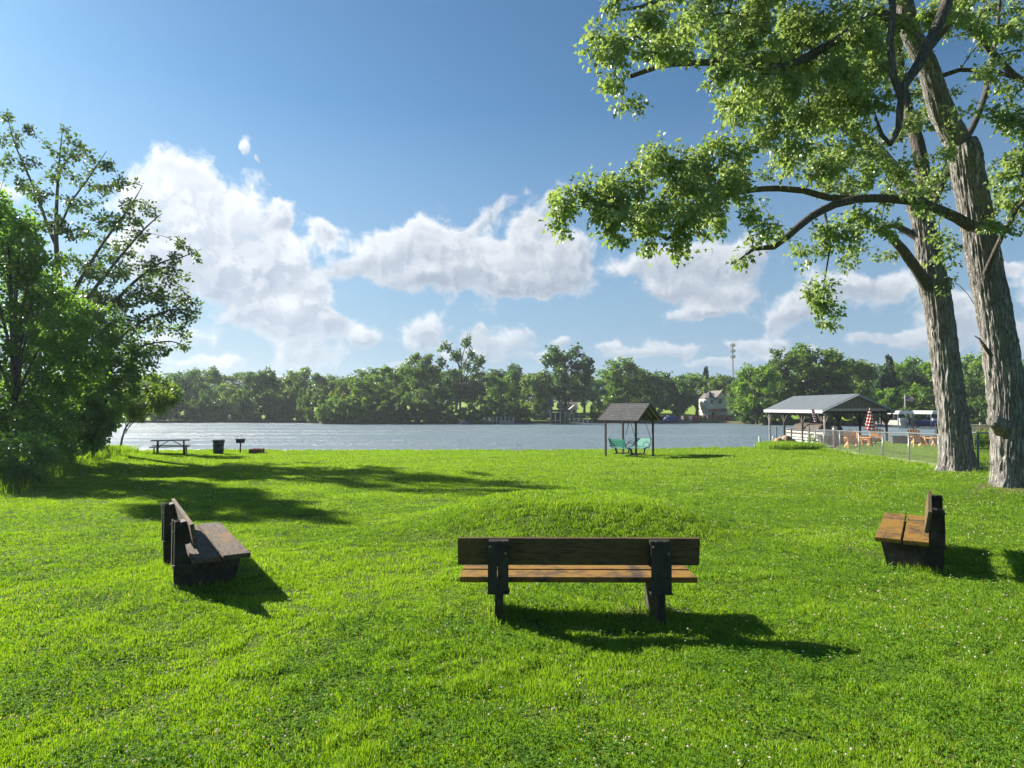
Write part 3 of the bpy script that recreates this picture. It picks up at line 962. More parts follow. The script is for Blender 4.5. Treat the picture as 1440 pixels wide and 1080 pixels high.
def clover():
    n = CLOVER_N
    k = 0.6
    u = rng.random(n); D = (3.1 ** k + u * (22 ** k - 3.1 ** k)) ** (1 / k)
    x = (rng.random(n) * 2 - 1) * (0.86 * D + 0.9); y = D
    pm = fbm(x, y, 0.9, 4, 71) + 0.12 * sstep(-1, 5, x) + 0.0
    keep = pm > 0.33 + 0.38 * rng.random(n)
    x, y = x[keep], y[keep]
    n = len(x)
    z = h_all(x, y) + 0.02 + 0.035 * rng.random(n)
    pts = np.stack([x, y, z], 1)
    az_ = rng.random(n) * 6.283
    # three round leaflets
    V_, F_, T_ = [], [], []
    base = 0
    T8 = (np.array([[0, 0, 0], [.42, .35, .05], [.35, .85, .02], [0, 1, 0], [-.35, .85, .02], [-.42, .35, .05]]), np.array([[0, 1, 2, 3], [0, 3, 4, 5]]))
    tn = rng.random(n)
    sz = (0.011 + 0.0006 * y) * (0.7 + 0.6 * rng.random(n))
    nr = rng.normal(0, 0.35, (n, 3)) + np.array([0, 0, 1.0])
    for j in range(3):
        aa = az_ + j * 2.094
        ax = np.stack([np.cos(aa), np.sin(aa), rng.normal(0, .2, n)], 1)
        v, f, tt = leaf_arrays(pts, ax, nr, sz, tn, T8)
        V_.append(v); F_.append(f + base); T_.append(tt); base += len(v)
    o = np_mesh('clover_patches', np.concatenate(V_), np.concatenate(F_), M['clover'], tint=np.concatenate(T_))
    tag(o, 'low clover leaves growing through the lawn', 'clover', kind='stuff')
    # blossoms
    n = FLOWER_N
    u = rng.random(n); D = (3.1 ** k + u * (30 ** k - 3.1 ** k)) ** (1 / k)
    x = (rng.random(n) * 2 - 1) * (0.86 * D + 0.9); y = D
    pm = fbm(x, y, 0.7, 4, 71) + 0.10 * sstep(-1, 6, x)
    keep = (pm > 0.40 + 0.26 * rng.random(n)) & (x < fence_x(y) - .3)
    x, y = x[keep], y[keep]; n = len(x)
    z = h_all(x, y) + 0.055 + 0.03 * rng.random(n)
    r = (0.0062 + 0.00042 * y) * (0.6 + 0.6 * rng.random(n))
    ico = np.array([[0, 0, 1], [.89, 0, .45], [.28, .85, .45], [-.72, .53, .45], [-.72, -.53, .45], [.28, -.85, .45], [.72, .53, -.45], [-.28, .85, -.45], [-.89, 0, -.45], [-.28, -.85, -.45], [.72, -.53, -.45], [0, 0, -1]])
    ft = np.array([[0, 1, 2], [0, 2, 3], [0, 3, 4], [0, 4, 5], [0, 5, 1], [1, 6, 2], [2, 7, 3], [3, 8, 4], [4, 9, 5], [5, 10, 1], [2, 6, 7], [3, 7, 8], [4, 8, 9], [5, 9, 10], [1, 10, 6], [6, 11, 7], [7, 11, 8], [8, 11, 9], [9, 11, 10], [10, 11, 6]])
    Vv = np.stack([x, y, z], 1)[:, None, :] + ico[None] * r[:, None, None] * np.array([1, 1, .85])
    Ff = (ft[None] + (np.arange(n) * 12)[:, None, None]).reshape(-1, 3)
    o = np_mesh('clover_blossoms', Vv.reshape(-1, 3), Ff, M['petal'], tint=np.repeat(rng.random(n), 12))
    tag(o, 'small white clover blossoms scattered over the lawn', 'flowers', kind='stuff')


QUICK = False
GRASS_N = 1900000
CLOVER_N = 230000
FLOWER_N = 7000
HAZE = 0.0003
# ------------------------------------------------------------------ park benches
def bench_support():
    """local: x across, y from the back (0) to the front, z up"""
    slab = MB(); slab.prism([(0.03, -0.12), (0.60, -0.12), (0.72, 0.385), (0.0, 0.385)], 0, -0.035, 0.035)
    return slab


def make_bench(label, loc, rz, planks, mats, order):
    root = empty('park_bench', loc, rz, label, 'bench', 'wooden park benches on the lawn')
    seat_m, seat_m2, back_m = mats
    # two seat planks (seat widths follow the photo: two wide boards with a gap)
    for (y0, y1, mm, dz) in ((0.17, 0.462, seat_m, 0.0), (0.487, 0.79, seat_m2, 0.004)):
        q = MB(); q.box((0.0, (y0 + y1) / 2, 0.415 + dz), (2.42, y1 - y0, 0.055))
        q.build('seat_plank', mm, root, bevel=0.006)
    q = MB()
    q.box((0, 0, 0), (2.46, 0.045, 0.285))
    o = q.build('backrest', back_m, root, bevel=0.005)
    o.location = (0, 0.175, 0.705); o.rotation_euler = (R(10), 0, 0)
    for sx in (-0.81, 0.81):
        s_ = MB(); s_.prism([(0.02, -0.15), (0.63, -0.15), (0.755, 0.383), (0.0, 0.383)], 0, sx - 0.035, sx + 0.035)
        o = s_.build('leg', M['slab'], root, bevel=0.006)
        # steel upright: tapering web, a slanted flange and a foot plate
        u = MB()
        u.prism([(0.0, 0.33), (0.17, 0.33), (0.075, 0.835), (0.0, 0.835)], 0, sx - 0.055, sx - 0.035)
        u.prism([(-0.012, 0.33), (0.0, 0.33), (0.0, 0.84), (-0.012, 0.84)], 0, sx - 0.105, sx - 0.012)
        u.prism([(0.004, 0.345), (0.012, 0.345), (0.012, 0.835), (0.004, 0.835)], 0, sx - 0.008, sx + 0.10)
        u.prism([(0.0, 0.33), (0.17, 0.33), (0.06, 0.835), (0.0, 0.835)], 0, sx + 0.036, sx + 0.05)
        u.prism([(-0.015, 0.318), (0.16, 0.318), (0.16, 0.330), (-0.015, 0.330)], 0, sx - 0.11, sx - 0.036)
        u.prism([(-0.015, 0.318), (0.16, 0.318), (0.16, 0.330), (-0.015, 0.330)], 0, sx + 0.036, sx + 0.11)
        up = u.build('back_post', M['black_paint'], root)
        k = MB(); k.box((0, 0, 0), (0.20, 0.055, 0.27))
        kb = k.build('block', M['black_paint'], up, bevel=0.004)
        kb.location = (sx, 0.118, 0.70); kb.rotation_euler = (R(10), 0, 0)
        for (qx, qy, qz) in ((sx - 0.085, -0.028, 0.79), (sx + 0.07, -0.012, 0.72)):
            bo = MB(); bo.cyl((qx, qy, qz), (qx, qy + .018, qz), 0.011, n=8); bo.build('bolt', M['metal'], up)
    return root


def yaw_from_front(dx, dy):
    return math.atan2(-dx, dy)


b1 = make_bench('middle bench seen from behind with dark back plank and orange lichen on its seat', (0.675, 6.42, gz(0.675, 6.42)), R(-0.6), 2, (M['plank_moss'], M['plank_moss'], M['plank_back']), 0)
lx, ly = -4.43, 8.30
b2 = make_bench('weathered grey bench on the left turned sideways toward the mound', (lx, ly, gz(lx, ly)), yaw_from_front(0.845, 0.535), 2, (M['plank_grey'], M['plank_grey'], M['plank_grey']), 0)
rx_, ry_ = 6.25, 9.35
b3 = make_bench('short looking end-on bench on the right with orange lichen seat boards', (rx_, ry_, gz(rx_, ry_)), yaw_from_front(-0.84, 0.545), 2, (M['plank_moss'], M['plank_moss'], M['plank_back']), 0)

TUFTS = []
for (bx_, by_, rz_) in ((0.675, 6.42, R(-0.6)), (lx, ly, yaw_from_front(0.845, 0.535)), (rx_, ry_, yaw_from_front(-0.84, 0.545))):
    for sx in (-0.81, 0.81):
        for yy in (-0.05, 0.2, 0.4, 0.6):
            for k in (-0.09, 0.09):
                X = sx + k; TUFTS.append((bx_ + X * math.cos(rz_) - yy * math.sin(rz_), by_ + X * math.sin(rz_) + yy * math.cos(rz_)))

# ------------------------------------------------------------------ swing shelter + glider
SW_D = 35.0
swp = P(886, 640, SW_D); swz = gz(swp.x, swp.y)
SWR = R(-43)
sh = empty('swing_shelter', (swp.x, swp.y, swz), SWR, 'small shingled gable roof on four dark posts over the garden swing', 'shelter')
# local: ridge along x (length), gable end on +x
HW, HL, EV, RG = 1.12, 1.0, 2.02, 2.86
posts = [(-1.0, -0.86), (0.92, -0.86), (-1.0, 0.86), (0.92, 0.86)]
for (x, y) in posts:
    gx = swp.x + x * math.cos(SWR) - y * math.sin(SWR); gy = swp.y + x * math.sin(SWR) + y * math.cos(SWR)
    q = MB(); q.bar((x, y, gz(gx, gy) - swz - 0.1), (x, y, EV + 0.02), 0.085, 0.085); q.build('post', M['post_brown'], sh)
q = MB()
for s in (-1, 1):
    q.bar((-1.15, s * 0.86, EV + 0.06), (1.05, s * 0.86, EV + 0.06), 0.07, 0.12)
for x in (-1.0, 0.92):
    q.bar((x, -0.83, EV + 0.06), (x, 0.83, EV + 0.06), 0.06, 0.11)
    q.bar((x, 0, EV + 0.1), (x, 0, RG - 0.12), 0.06, 0.06)
q.bar((-1.15, 0, RG - 0.10), (1.15, 0, RG - 0.10), 0.05, 0.12)
q.build('frame', M['post_brown'], sh)
sl = (RG - EV) / HW
for x in np.arange(-1.15, 1.16, 0.328):
    q = MB()
    for s in (-1, 1):
        q.bar((x, 0, RG - 0.06), (x, s * (HW + 0.02), EV - 0.02), 0.045, 0.08)
    q.build('rafter', M['gable_trim'], sh)
for s in (-1, 1):
    q = MB(); q.prism([(0, RG + 0.0), (s * (HW + 0.12), EV - 0.12 * sl + 0.04), (s * (HW + 0.12), EV - 0.12 * sl + 0.09), (0, RG + 0.055)], 0, -1.25, 1.25)
    q.build('roof', M['shingle'], sh)
for s in (-1, 1):
    for x in (-1.27, 1.27):
        q = MB(); q.bar((x, s * 0.02, RG), (x, s * (HW + 0.13), EV - 0.12 * sl + 0.02), 0.035, 0.12); q.build('bargeboard', M['post_brown'], sh)

gl = empty('garden_glider', (swp.x, swp.y, swz), SWR + R(76), 'teal slatted two-seat glider hanging under the small shingled roof', 'swing')
for s, mm in ((-1, M['teal']), (1, M['teal_lt'])):
    # two facing seats: backs at x = -+0.85
    bxk = s * 0.86
    q = MB()
    for k in range(4):
        q.box((bxk + s * 0.05 * k * 0.8, 0, 0.62 + k * 0.105), (0.022, 1.25, 0.085), (0, s * R(10), 0))
    q.build('backrest', mm, gl)
    q = MB()
    for k in range(4):
        q.box((s * (0.78 - k * 0.11), 0, 0.50 - 0.008 * k), (0.095, 1.25, 0.022))
    q.build('seat', M['teal_lt'] if s < 0 else mm, gl)
    for yy in (-0.60, 0.60):
        q = MB()
        q.tube([(s * 0.98, yy, 1.0), (s * 0.87, yy, 0.55), (s * 0.40, yy, 0.47)], 0.018, 6)
        loop = [(s * (0.62 + 0.22 * math.cos(t)), yy, 0.67 + 0.15 * math.sin(t)) for t in np.linspace(-0.5, 3.6, 14)]
        q.tube(loop, 0.016, 6)
        q.bar((s * 0.52, yy, 0.48), (s * 0.40, yy, 0.16), 0.05, 0.10)
        q.build('armrest', M['black_paint'], gl)
        q = MB(); q.tube([(s * 0.96, yy, 0.98), (s * 0.55, yy * 0.95, EV + 0.02)], 0.017, 6)
        q.build('hanger', M['metal'], gl)
q = MB()
for yy in (-0.60, 0.60):
    q.bar((-0.6, yy, 0.17), (0.6, yy, 0.17), 0.04, 0.05)
for k in range(5):
    q.box((-0.26 + k * 0.13, 0, 0.20), (0.10, 1.15, 0.022))
q.build('footrest', M['black_paint'], gl)
for x in (-0.55, 0.55):
    q = MB(); q.bar((x, -0.82, EV + 0.03), (x, 0.82, EV + 0.03), 0.05, 0.05); q.build('hanger_bar', M['black_paint'], gl)

# ------------------------------------------------------------------ picnic table, drum, grill, fire ring, stake
def place(px, py, Y=None):
    if Y is None: return G(px, py)
    p = P(px, py, Y); return Vector((p.x, p.y, gz(p.x, p.y)))


pt = place(240, 640, 34.5)
tb = empty('picnic_table', pt, R(24), 'grey timber picnic table with attached benches near the river on the left', 'picnic table')
q = MB()
for k in range(5): q.box((0, -0.31 + k * 0.155, 0.74), (1.85, 0.143, 0.04))
q.build('table_top', M['wood_grey'], tb)
for s in (-1, 1):
    q = MB()
    for k in (0, 1): q.box((0, s * (0.64 + k * 0.143), 0.43), (1.85, 0.142, 0.04))
    q.build('bench_seat', M['wood_grey'], tb)
    for x in (-0.72, 0.72): q = MB(); q.bar((x, s * 0.72, -0.05), (x, s * 0.72, 0.41), 0.06, 0.06); q.build('leg', M['post_brown'], tb)
for x in (-0.62, 0.62):
    q = MB()
    for s in (-1, 1): q.bar((x, s * 0.22, -0.05), (x, s * 0.22, 0.72), 0.06, 0.08)
    q.bar((x, -0.30, 0.68), (x, 0.30, 0.68), 0.05, 0.08)
    q.bar((x + .05, -0.70, 0.37), (x + .05, 0.70, 0.37), 0.05, 0.06)
    q.bar((x, 0, 0.40), (x * 0.2, 0, 0.70), 0.04, 0.04)
    q.build('trestle', M['post_brown'], tb)

pd = place(307, 634, 36.5)
dr = empty('trash_drum', pd, 0, 'dark green ribbed waste drum standing by the water', 'trash can')
q = MB()
prof = [(0.00, .255), (.02, .27), (.25, .282), (.27, .295), (.30, .295), (.32, .285), (.52, .29), (.54, .305), (.57, .305), (.59, .295), (.76, .30)]
q.tube([(0, 0, z - .02) for z, r in prof], [r for z, r in prof], 20, cap=False)
q.build('barrel', M['barrel'], dr, smooth=True)
q = MB(); q.tube([(0, 0, .72), (0, 0, .735), (0, 0, .80), (0, 0, .82), (0, 0, .80)], [.30, .325, .325, .30, .27], 20, cap=False)
q.build('rim', M['barrel'], dr)
for s in (-1, 1): q = MB(); q.box((s * 0.325, 0, .70), (.03, .14, .05)); q.build('handle', M['barrel'], dr)

pg = place(338, 633, 38.0)
gr = empty('park_grill', pg, R(12), 'black box grill on a single post beside the green drum', 'grill')
q = MB(); q.cyl((0, 0, -.1), (0, 0, .62), .04, n=10); q.build('post', M['iron'], gr)
q = MB(); q.prism([(-.24, .82), (.24, .82), (.19, .60), (-.19, .60)], 1, -.2, .2); q.box((0, 0, .835), (.52, .44, .018)); q.build('firebox', M['iron'], gr)
q = MB()
for x in (-.24, -.15): q.tube([(x, -.16, .83), (x, -.16, .95), (x + .03, -.16, 1.0), (x + .08, -.16, .98)], .012, 6)
q.build('handle', M['iron'], gr)

pf = place(361, 633, 38.2)
fr = empty('fire_ring', pf, R(5), 'low square red brick fire ring right of the grill', 'fire pit')
for (c, d) in (((0, -.31, .10), (.70, .10, .28)), ((0, .31, .10), (.70, .10, .28)), ((-.30, 0, .10), (.10, .515, .28)), ((.30, 0, .10), (.10, .515, .28))):
    q = MB(); q.box(c, d); q.build('brick_side', M['brick'], fr)

ps = place(170, 632, 40.2)
q = MB(); q.cyl((0, 0, -.1), (0, 0, .55), .018, n=6); q.cyl((0, 0, .50), (0, 0, .56), .028, n=6)
o = q.build('marker_stake', M['metal'], None); o.location = ps
tag(o, 'thin bare stake at the water edge near the left trees', 'stake')

# ------------------------------------------------------------------ chain link fence
fe = empty('chain_link_fence', (fence_x(24), 24, 0), 0, 'low grey chain link fence on a concrete strip in front of the neighbouring lawn', 'fence')
fo = Vector((float(fence_x(24)), 24, 0))
FY = [14.4, 17.2, 20.0, 22.7, 25.4, 28.4, 31.6, 35.0, 38.4, 40.4]
fp = []
for i, y in enumerate(FY):
    x = float(fence_x(y)); z = float(near_h(x - 0.3, y))
    fp.append(Vector((x, y, z)))
    t = 0.03 * math.sin(i * 2.3)
    q = MB(); q.cyl(Vector((x, y, z - .15)) - fo, Vector((x - t, y, z + 1.17)) - fo, .032, n=8); q.cyl(Vector((x - t, y, z + 1.17)) - fo, Vector((x - t, y, z + 1.20)) - fo, .038, n=8)
    q.build('post', M['metal'], fe, smooth=True)
q = MB(); q.tube([p - fo + Vector((0.0, 0, 1.19)) for p in fp], .026, 8); q.build('top_rail', M['metal'], fe, smooth=True)
# woven wire: two crossing families of thin strands
pa, ra = [], []
Ls = [0.0]
for a, b_ in zip(fp[:-1], fp[1:]): Ls.append(Ls[-1] + (b_ - a).length)
Ls = np.array(Ls); FPn = np.array(fp)
def fpos(s, hgt):
    return np.stack([np.interp(s, Ls, FPn[:, 0]) - 0.05, np.interp(s, Ls, FPn[:, 1]), np.interp(s, Ls, FPn[:, 2]) + hgt], -1) - np.array(fo)
for s0 in np.arange(-1.1, Ls[-1], 0.085):
    for sg in (1, -1):
        h = np.linspace(0.04, 1.16, 5)
        s = s0 + (h if sg > 0 else 1.2 - h)
        ok = (s >= 0) & (s <= Ls[-1])
        if ok.sum() < 2: continue
        pa.append(fpos(s[ok], h[ok])); ra.append(np.full(ok.sum(), .0013))
v, f = tubes(pa, ra, 3)
np_mesh('wire_mesh', v, f, M['metal'], fe)
q = MB()
for a, b_ in zip(fp[:-1], fp[1:]):
    n_ = 4
    for k in range(n_):
        p0 = a.lerp(b_, k / n_); p1 = a.lerp(b_, (k + 1) / n_)
        q.bar(p0 - fo + Vector((.08, 0, .03)), p1 - fo + Vector((.08, 0, .03)), .24, .17)
q.build('concrete_strip', M['concrete'], fe)

# ------------------------------------------------------------------ neighbour's terrace
def chair(px, py, Y, rz, label, sc=1.0):
    p = P(px, py, Y); root = empty('adirondack_chair', (p.x, p.y, gz(p.x, p.y)), rz, label, 'garden chair', 'orange cedar garden chairs behind the fence')
    root.scale = (sc, sc, sc)
    # faces +y; sloping seat, tall slatted fan back at y<0
    q = MB()
    for k in range(5):
        x = -0.24 + k * 0.12; top = 1.02 - 0.05 * abs(k - 2)
        q.bar((x * 0.9, -0.10, 0.25), (x * 1.15, -0.46, top), 0.105, 0.022, up=(0, 1, 0.3))
    q.build('backrest', M['cedar'], root)
    q = MB()
    for k in range(5): q.box((0, 0.35 - k * 0.105, 0.385 - k * 0.028), (0.52, 0.092, 0.022), (R(14), 0, 0))
    q.build('seat', M['cedar'], root)
    for s in (-1, 1):
        q = MB(); q.bar((s * 0.29, 0.40, 0), (s * 0.29, 0.40, 0.55), 0.03, 0.12); q.build('leg', M['cedar'], root)
        q = MB(); q.bar((s * 0.285, 0.42, 0.34), (s * 0.285, -0.52, 0.03), 0.03, 0.13); q.build('leg', M['cedar'], root)
        q = MB(); q.box((s * 0.32, 0.06, 0.565), (0.13, 0.80, 0.025)); q.bar((s * .30, -.27, .30), (s * .30, -.33, .55), .03, .08); q.build('armrest', M['cedar'], root)
    return root


chair(1198, 626, 37.0, R(165), 'cedar garden chair seen from behind, left of the striped umbrella')
chair(1234, 626, 37.2, R(150), 'cedar garden chair turned sideways just right of the striped umbrella')
chair(1289, 627, 36.6, R(168), 'cedar garden chair nearest the left maple trunk')
chair(1211, 625, 38.4, R(-80), 'cedar garden chair turned to the right, half hidden beside the umbrella pole', 0.85)


def side_table(px, py, Y, label):
    p = P(px, py, Y); root = empty('garden_table', (p.x, p.y, gz(p.x, p.y)), R(10), label, 'table')
    q = MB()
    for k in range(5): q.box((-.32 + k * .16, 0, .48), (.148, .75, .03))
    q.build('table_top', M['cedar'], root)
    for s in (-1, 1):
        q = MB(); q.bar((s * .15, -.28, 0), (s * .32, -.28, .46), .06, .06); q.build('leg', M['cedar'], root)
        q = MB(); q.bar((s * .15, .28, 0), (s * .32, .28, .46), .06, .06); q.build('leg', M['cedar'], root)
    return root


side_table(1313, 627, 37.0, 'small cedar garden table touching the left maple trunk')
side_table(1222, 624, 37.5, 'small cedar garden table under the striped umbrella')

pu = place(1224, 624, 37.9)
um = empty('patio_umbrella', pu, 0, 'closed red and white striped umbrella on a white pole', 'umbrella')
q = MB(); q.cyl((0, 0, 0), (0, 0, 1.0), .03, n=8); q.build('pole', M['white'], um)
m, nt, b, out = new_mat('striped_canvas')
t = nn(nt, 'ShaderNodeTexCoord'); s_ = nn(nt, 'ShaderNodeSeparateXYZ'); nt.links.new(t.outputs['Object'], s_.inputs[0])
f_ = mth(nt, 'FRACT', mth(nt, 'ADD', mth(nt, 'MULTIPLY', s_.outputs[2], 5.2), mth(nt, 'MULTIPLY', s_.outputs[0], 0.5)))
nt.links.new(mixc(nt, maprange(nt, f_, .47, .53), (.75, .72, .70, 1), (.55, .03, .05, 1)), b.inputs['Base Color']); b.inputs['Roughness'].default_value = .8
q = MB(); n_ = 16; vs = []; fs = []
prof = [(.92, .30), (1.05, .27), (1.5, .20), (1.95, .11), (2.15, .03)]
for z, r in prof:
    for k in range(n_):
        a = 2 * math.pi * k / n_; rr = r * (1.0 if k % 2 else .62); vs.append((rr * math.cos(a + z), rr * math.sin(a + z), z))
for i in range(len(prof) - 1):
    for k in range(n_): fs.append((i * n_ + k, i * n_ + (k + 1) % n_, (i + 1) * n_ + (k + 1) % n_, (i + 1) * n_ + k))
q.add(vs, fs); q.cyl((0, 0, 2.14), (0, 0, 2.25), .025, n=8)
q.build('canopy', m, um)

# low dark block wall + paved strip behind the chairs
wl = empty('low_block_wall', (21, 40.2, 0), 0, 'long low dark block wall between terrace and river', 'wall')
q = MB(); zb = gz(24, 39.5)
q.box((-0.15, 0, zb + .17), (3.2, .35, .55)); q.box((5.75, 0.0, zb + .17), (6.0, .35, .55)); q.build('blocks', mat_rows('dark_blocks', (.075, .068, .065), (.11, .10, .095), .18, .42, (.04, .036, .034), 'Y'), wl)
q = MB(); q.box((-0.15, 0, zb + .465), (3.3, .42, .04)); q.box((5.75, 0, zb + .465), (6.1, .42, .04)); q.build('coping', M['wall_dark'], wl)
pl = place(1174, 618, 39.0)
ln = empty('lantern_post', pl, 0, 'brown post lantern with a pale cap in front of the boathouse', 'lamp')
q = MB(); q.box((0, 0, .55), (.17, .17, 1.15)); q.build('post', M['post_brown'], ln)
q = MB(); q.box((0, 0, 1.19), (.20, .20, .13)); q.build('lamp_glass', M['white'], ln)
q = MB(); q.box((0, 0, 1.29), (.34, .34, .07), taper=.2); q.build('cap', M['metal'], ln)
ph = place(1321, 617, 39.0)
fgp = empty('fire_pit', ph, 0, 'dark stone fire pit with a tall black spout, at the left maple trunk', 'fire pit')
q = MB(); q.tube([(0, 0, 0), (0, 0, .55)], [.55, .50], 14); q.build('bowl', M['stone_dark'], fgp)
q = MB(); q.tube([(-.1, 0, .5), (-.1, 0, 1.05), (-.22, 0, 1.28)], [.16, .12, .05], 8); q.build('spout', M['stone_dark'], fgp)
# rip-rap rocks at the lawn corner: loose rocks anyone could count
rr_ = random.Random(4)
for i in range(9):
    px = 1090 + (i % 5) * 6 + rr_.uniform(-2, 2); py = 628 - (i // 5) * 6 - (i % 5) * 1.6
    p = P(px, py, 40.9 + rr_.uniform(-.3, .5))
    q = MB(); n_ = 9
    rad = rr_.uniform(.24, .40)
    q.tube([(0, 0, -.8 * rad), (0, 0, -.4 * rad), (0, 0, .3 * rad), (0, 0, .7 * rad)], [rad * .7, rad, rad * .9, rad * .45], n_)
    q.v = [(v[0] * rr_.uniform(.8, 1.2), v[1] * rr_.uniform(.8, 1.2), v[2] * rr_.uniform(.8, 1.2)) for v in q.v]
    o = q.build('bank_rock', M['rock'], None, bevel=0.03); o.location = p; o.rotation_euler = (rr_.uniform(-.5, .5), rr_.uniform(-.5, .5), rr_.uniform(0, 6))
    tag(o, 'tan rock in the heap on the bank corner left of the fence', 'rock', 'rocks heaped at the corner of the bank')

# ------------------------------------------------------------------ boathouse on piles
BY = 50.0
A = P(1154, 577.5, BY); B_ = P(1255, 577.0, BY)
wd = (B_.x - A.x)
gc = Vector(((A.x + B_.x) / 2, BY, 0))
far_c = P(1101, 577, 60.5)
dirv = Vector((far_c.x + 1.0 - gc.x, 60.5 - BY, 0)); Lb = dirv.length; dirv.normalize()
brz = math.atan2(-dirv.x, dirv.y)
EVZ = 0.0  # local z origin at water
bh = empty('boathouse', (gc.x, gc.y, WATER), brz, 'open boathouse on piles with grey metal gable roof and brown gable boards', 'boathouse')
# local y along the ridge (away), x across
hw = wd / 2; ez = 3.15; rzd = 4.42
for s in (-1, 1):
    q = MB(); sl2 = (rzd - ez) / hw
    q.prism([(0, rzd), (s * hw, ez), (s * hw, ez + .07), (0, rzd + .07)], 1, -0.3, Lb); q.build('roof', M['steel_roof'], bh)
q = MB()
for s in (-1, 1):
    q.bar((s * .0, -.32, rzd - .02), (s * (hw + .01), -.32, ez - .02), .05, .26, up=(0, -1, 0))
    q.bar((s * .0, -.32, rzd - .05), (s * (hw + .01), -.32, ez - .05), .26, .05)
    q.bar((s * (hw + .03), -.3, ez - .05), (s * (hw + .03), Lb, ez - .05), .05, .26)
q.build('fascia', M['fascia'], bh)
for yy in (0.05, Lb - .3):
    q = MB(); q.prism([(-hw * .80, ez + .20), (hw * .80, ez + .20), (0, rzd - .06)], 1, yy, yy + .05); q.build('gable', M['boards'], bh)
for (yy, z_) in ((0.0, ez + .10), (Lb - .25, ez + .05)): q = MB(); q.box((0, yy, z_), (hw * 1.75, .12, .20)); q.build('tie_beam', M['gable_trim'], bh)
for s in (-1, 1): q = MB(); q.bar((s * (hw - .35), 0.1, ez - .12), (s * (hw - .35), Lb - .3, ez - .12), .14, .22); q.build('side_beam', M['post_brown'], bh)
for yi, yy in enumerate((0.15, Lb * .36, Lb * .68, Lb - .35)):
    for s in (-1, 1):
        x = s * (hw - .35)
        if s == 1 and yi == 0: x -= 0.0
        q = MB(); q.cyl((x, yy, -2.2), (x, yy, ez - .2), .09, n=8)
        o = q.build('pile', M['pile'] if s < 0 and yi in (0, 3) else M['post_brown'], bh)
        q = MB()
        for e in (-1, 1): q.bar((x, yy, ez - 1.05), (x, yy + e * .75, ez - .18), .08, .10)
        if yi == 0: q.bar((x, yy, ez - 1.05), (x - s * .85, yy, ez - .02), .08, .10)
        q.build('brace', M['post_brown'], o)
# more upright shore-side posts in grey
for (x, y, h) in ((-hw + .1, 2.2, 1.9), (-hw + .2, 5.5, 1.6), (-hw + .1, 8.2, 1.7), (hw * .2, 3.0, 1.5)):
    q = MB(); q.cyl((x, y, -2), (x, y, h), .07, n=8); q.build('mooring_post', M['metal'], bh)
# flag folded on the near post is a thing of its own
pt_ = P(1143, 586, 49.2)
q = MB(); q.prism([(-.10, .55), (.10, .60), (.30, -.35), (.12, -.42)], 1, -.02, .02)
o = q.build('hanging_flag', m, None); o.location = pt_; tag(o, 'faded striped flag hanging inside the left side of the boathouse', 'flag')

# pontoon boat on its lift under the roof
bp_ = P(1150, 611, 53.5)
bt = empty('pontoon_boat', (bp_.x, 53.5, WATER + .25), brz + R(4), 'pale pontoon boat with a brown cover lifted under the boathouse roof', 'boat')
for s in (-1, 1):
    q = MB(); q.tube([(s * .85, -3.2, .2), (s * .85, -2.9, .2), (s * .85, 2.7, .2), (s * .85, 3.3, .35)], [.15, .3, .3, .08], 12); q.build('pontoon', M['aluminium'], bt, smooth=True)
q = MB(); q.box((0, 0, .55), (2.3, 6.2, .12)); q.build('deck', M['white'], bt, bevel=.02)
for s in (-1, 1):
    q = MB(); q.box((s * 1.13, 0.1, .93), (.05, 5.6, .52)); sp_ = q.build('side_panel', M['boat_white'], bt, bevel=.02)
    q = MB(); q.box((s * 1.16, 0.1, .98), (.02, 5.5, .12)); q.build('stripe', M['canvas_dark'], sp_)
    q = MB(); q.tube([(s * 1.13, -2.7, 1.30), (s * 1.13, 2.9, 1.30)], .022, 6); q.build('rail', M['aluminium'], bt)
for yy in (-2.68, 2.92): q = MB(); q.box((0, yy, .96), (2.26, .05, .62)); q.build('end_panel', M['boat_white'], bt)
q = MB(); q.prism([(-1.1, 1.28), (1.1, 1.28), (.9, 1.7), (0, 1.95), (-.9, 1.7)], 1, -1.9, 2.2); q.build('cover', M['canvas_dark'], bt, bevel=.08)
q = MB(); q.box((0, -3.0, .65), (.36, .35, .75)); q.box((0, -3.05, .1), (.14, .2, .7)); q.build('outboard_motor', M['iron'], bt, bevel=.04)

# small open boat lift at the lawn's corner
pj = P(1078, 622, 44.5)
bl = empty('boat_lift', (pj.x, 44.5, WATER), R(4), 'low white boat lift rails on two posts left of the bank rocks', 'boat lift')
xl = (1087.5 - 1067.5) / F * 44.5
for s in (-1, 1):
    q = MB(); q.cyl((s * xl / 2, 0, -1.8), (s * xl / 2, 0, 1.0), .05, n=8); q.build('post', M['iron'], bl)
    q = MB(); q.cyl((s * xl / 2, 0, .75), (s * xl / 2, 0, 1.42), .075, n=10); q.build('post_sleeve', M['white'], bl)
    q = MB(); q.tube([(s * xl / 2 - .15, -.05, .62), (s * xl / 2 + .12, -.05, .88)], [.14, .10], 8); q.build('winch', M['iron'], bl)
for yy in (0, .9): q = MB(); q.box((0, yy, .72), (xl, .12, .10)); q.build('rail', M['white'], bl)
for x in (-.15, .08, .25): q = MB(); q.tube([(x, 0.4, .75), (x + .04, .4, 1.02)], [.06, .02], 6); q.build('bunk', M['iron'], bl)
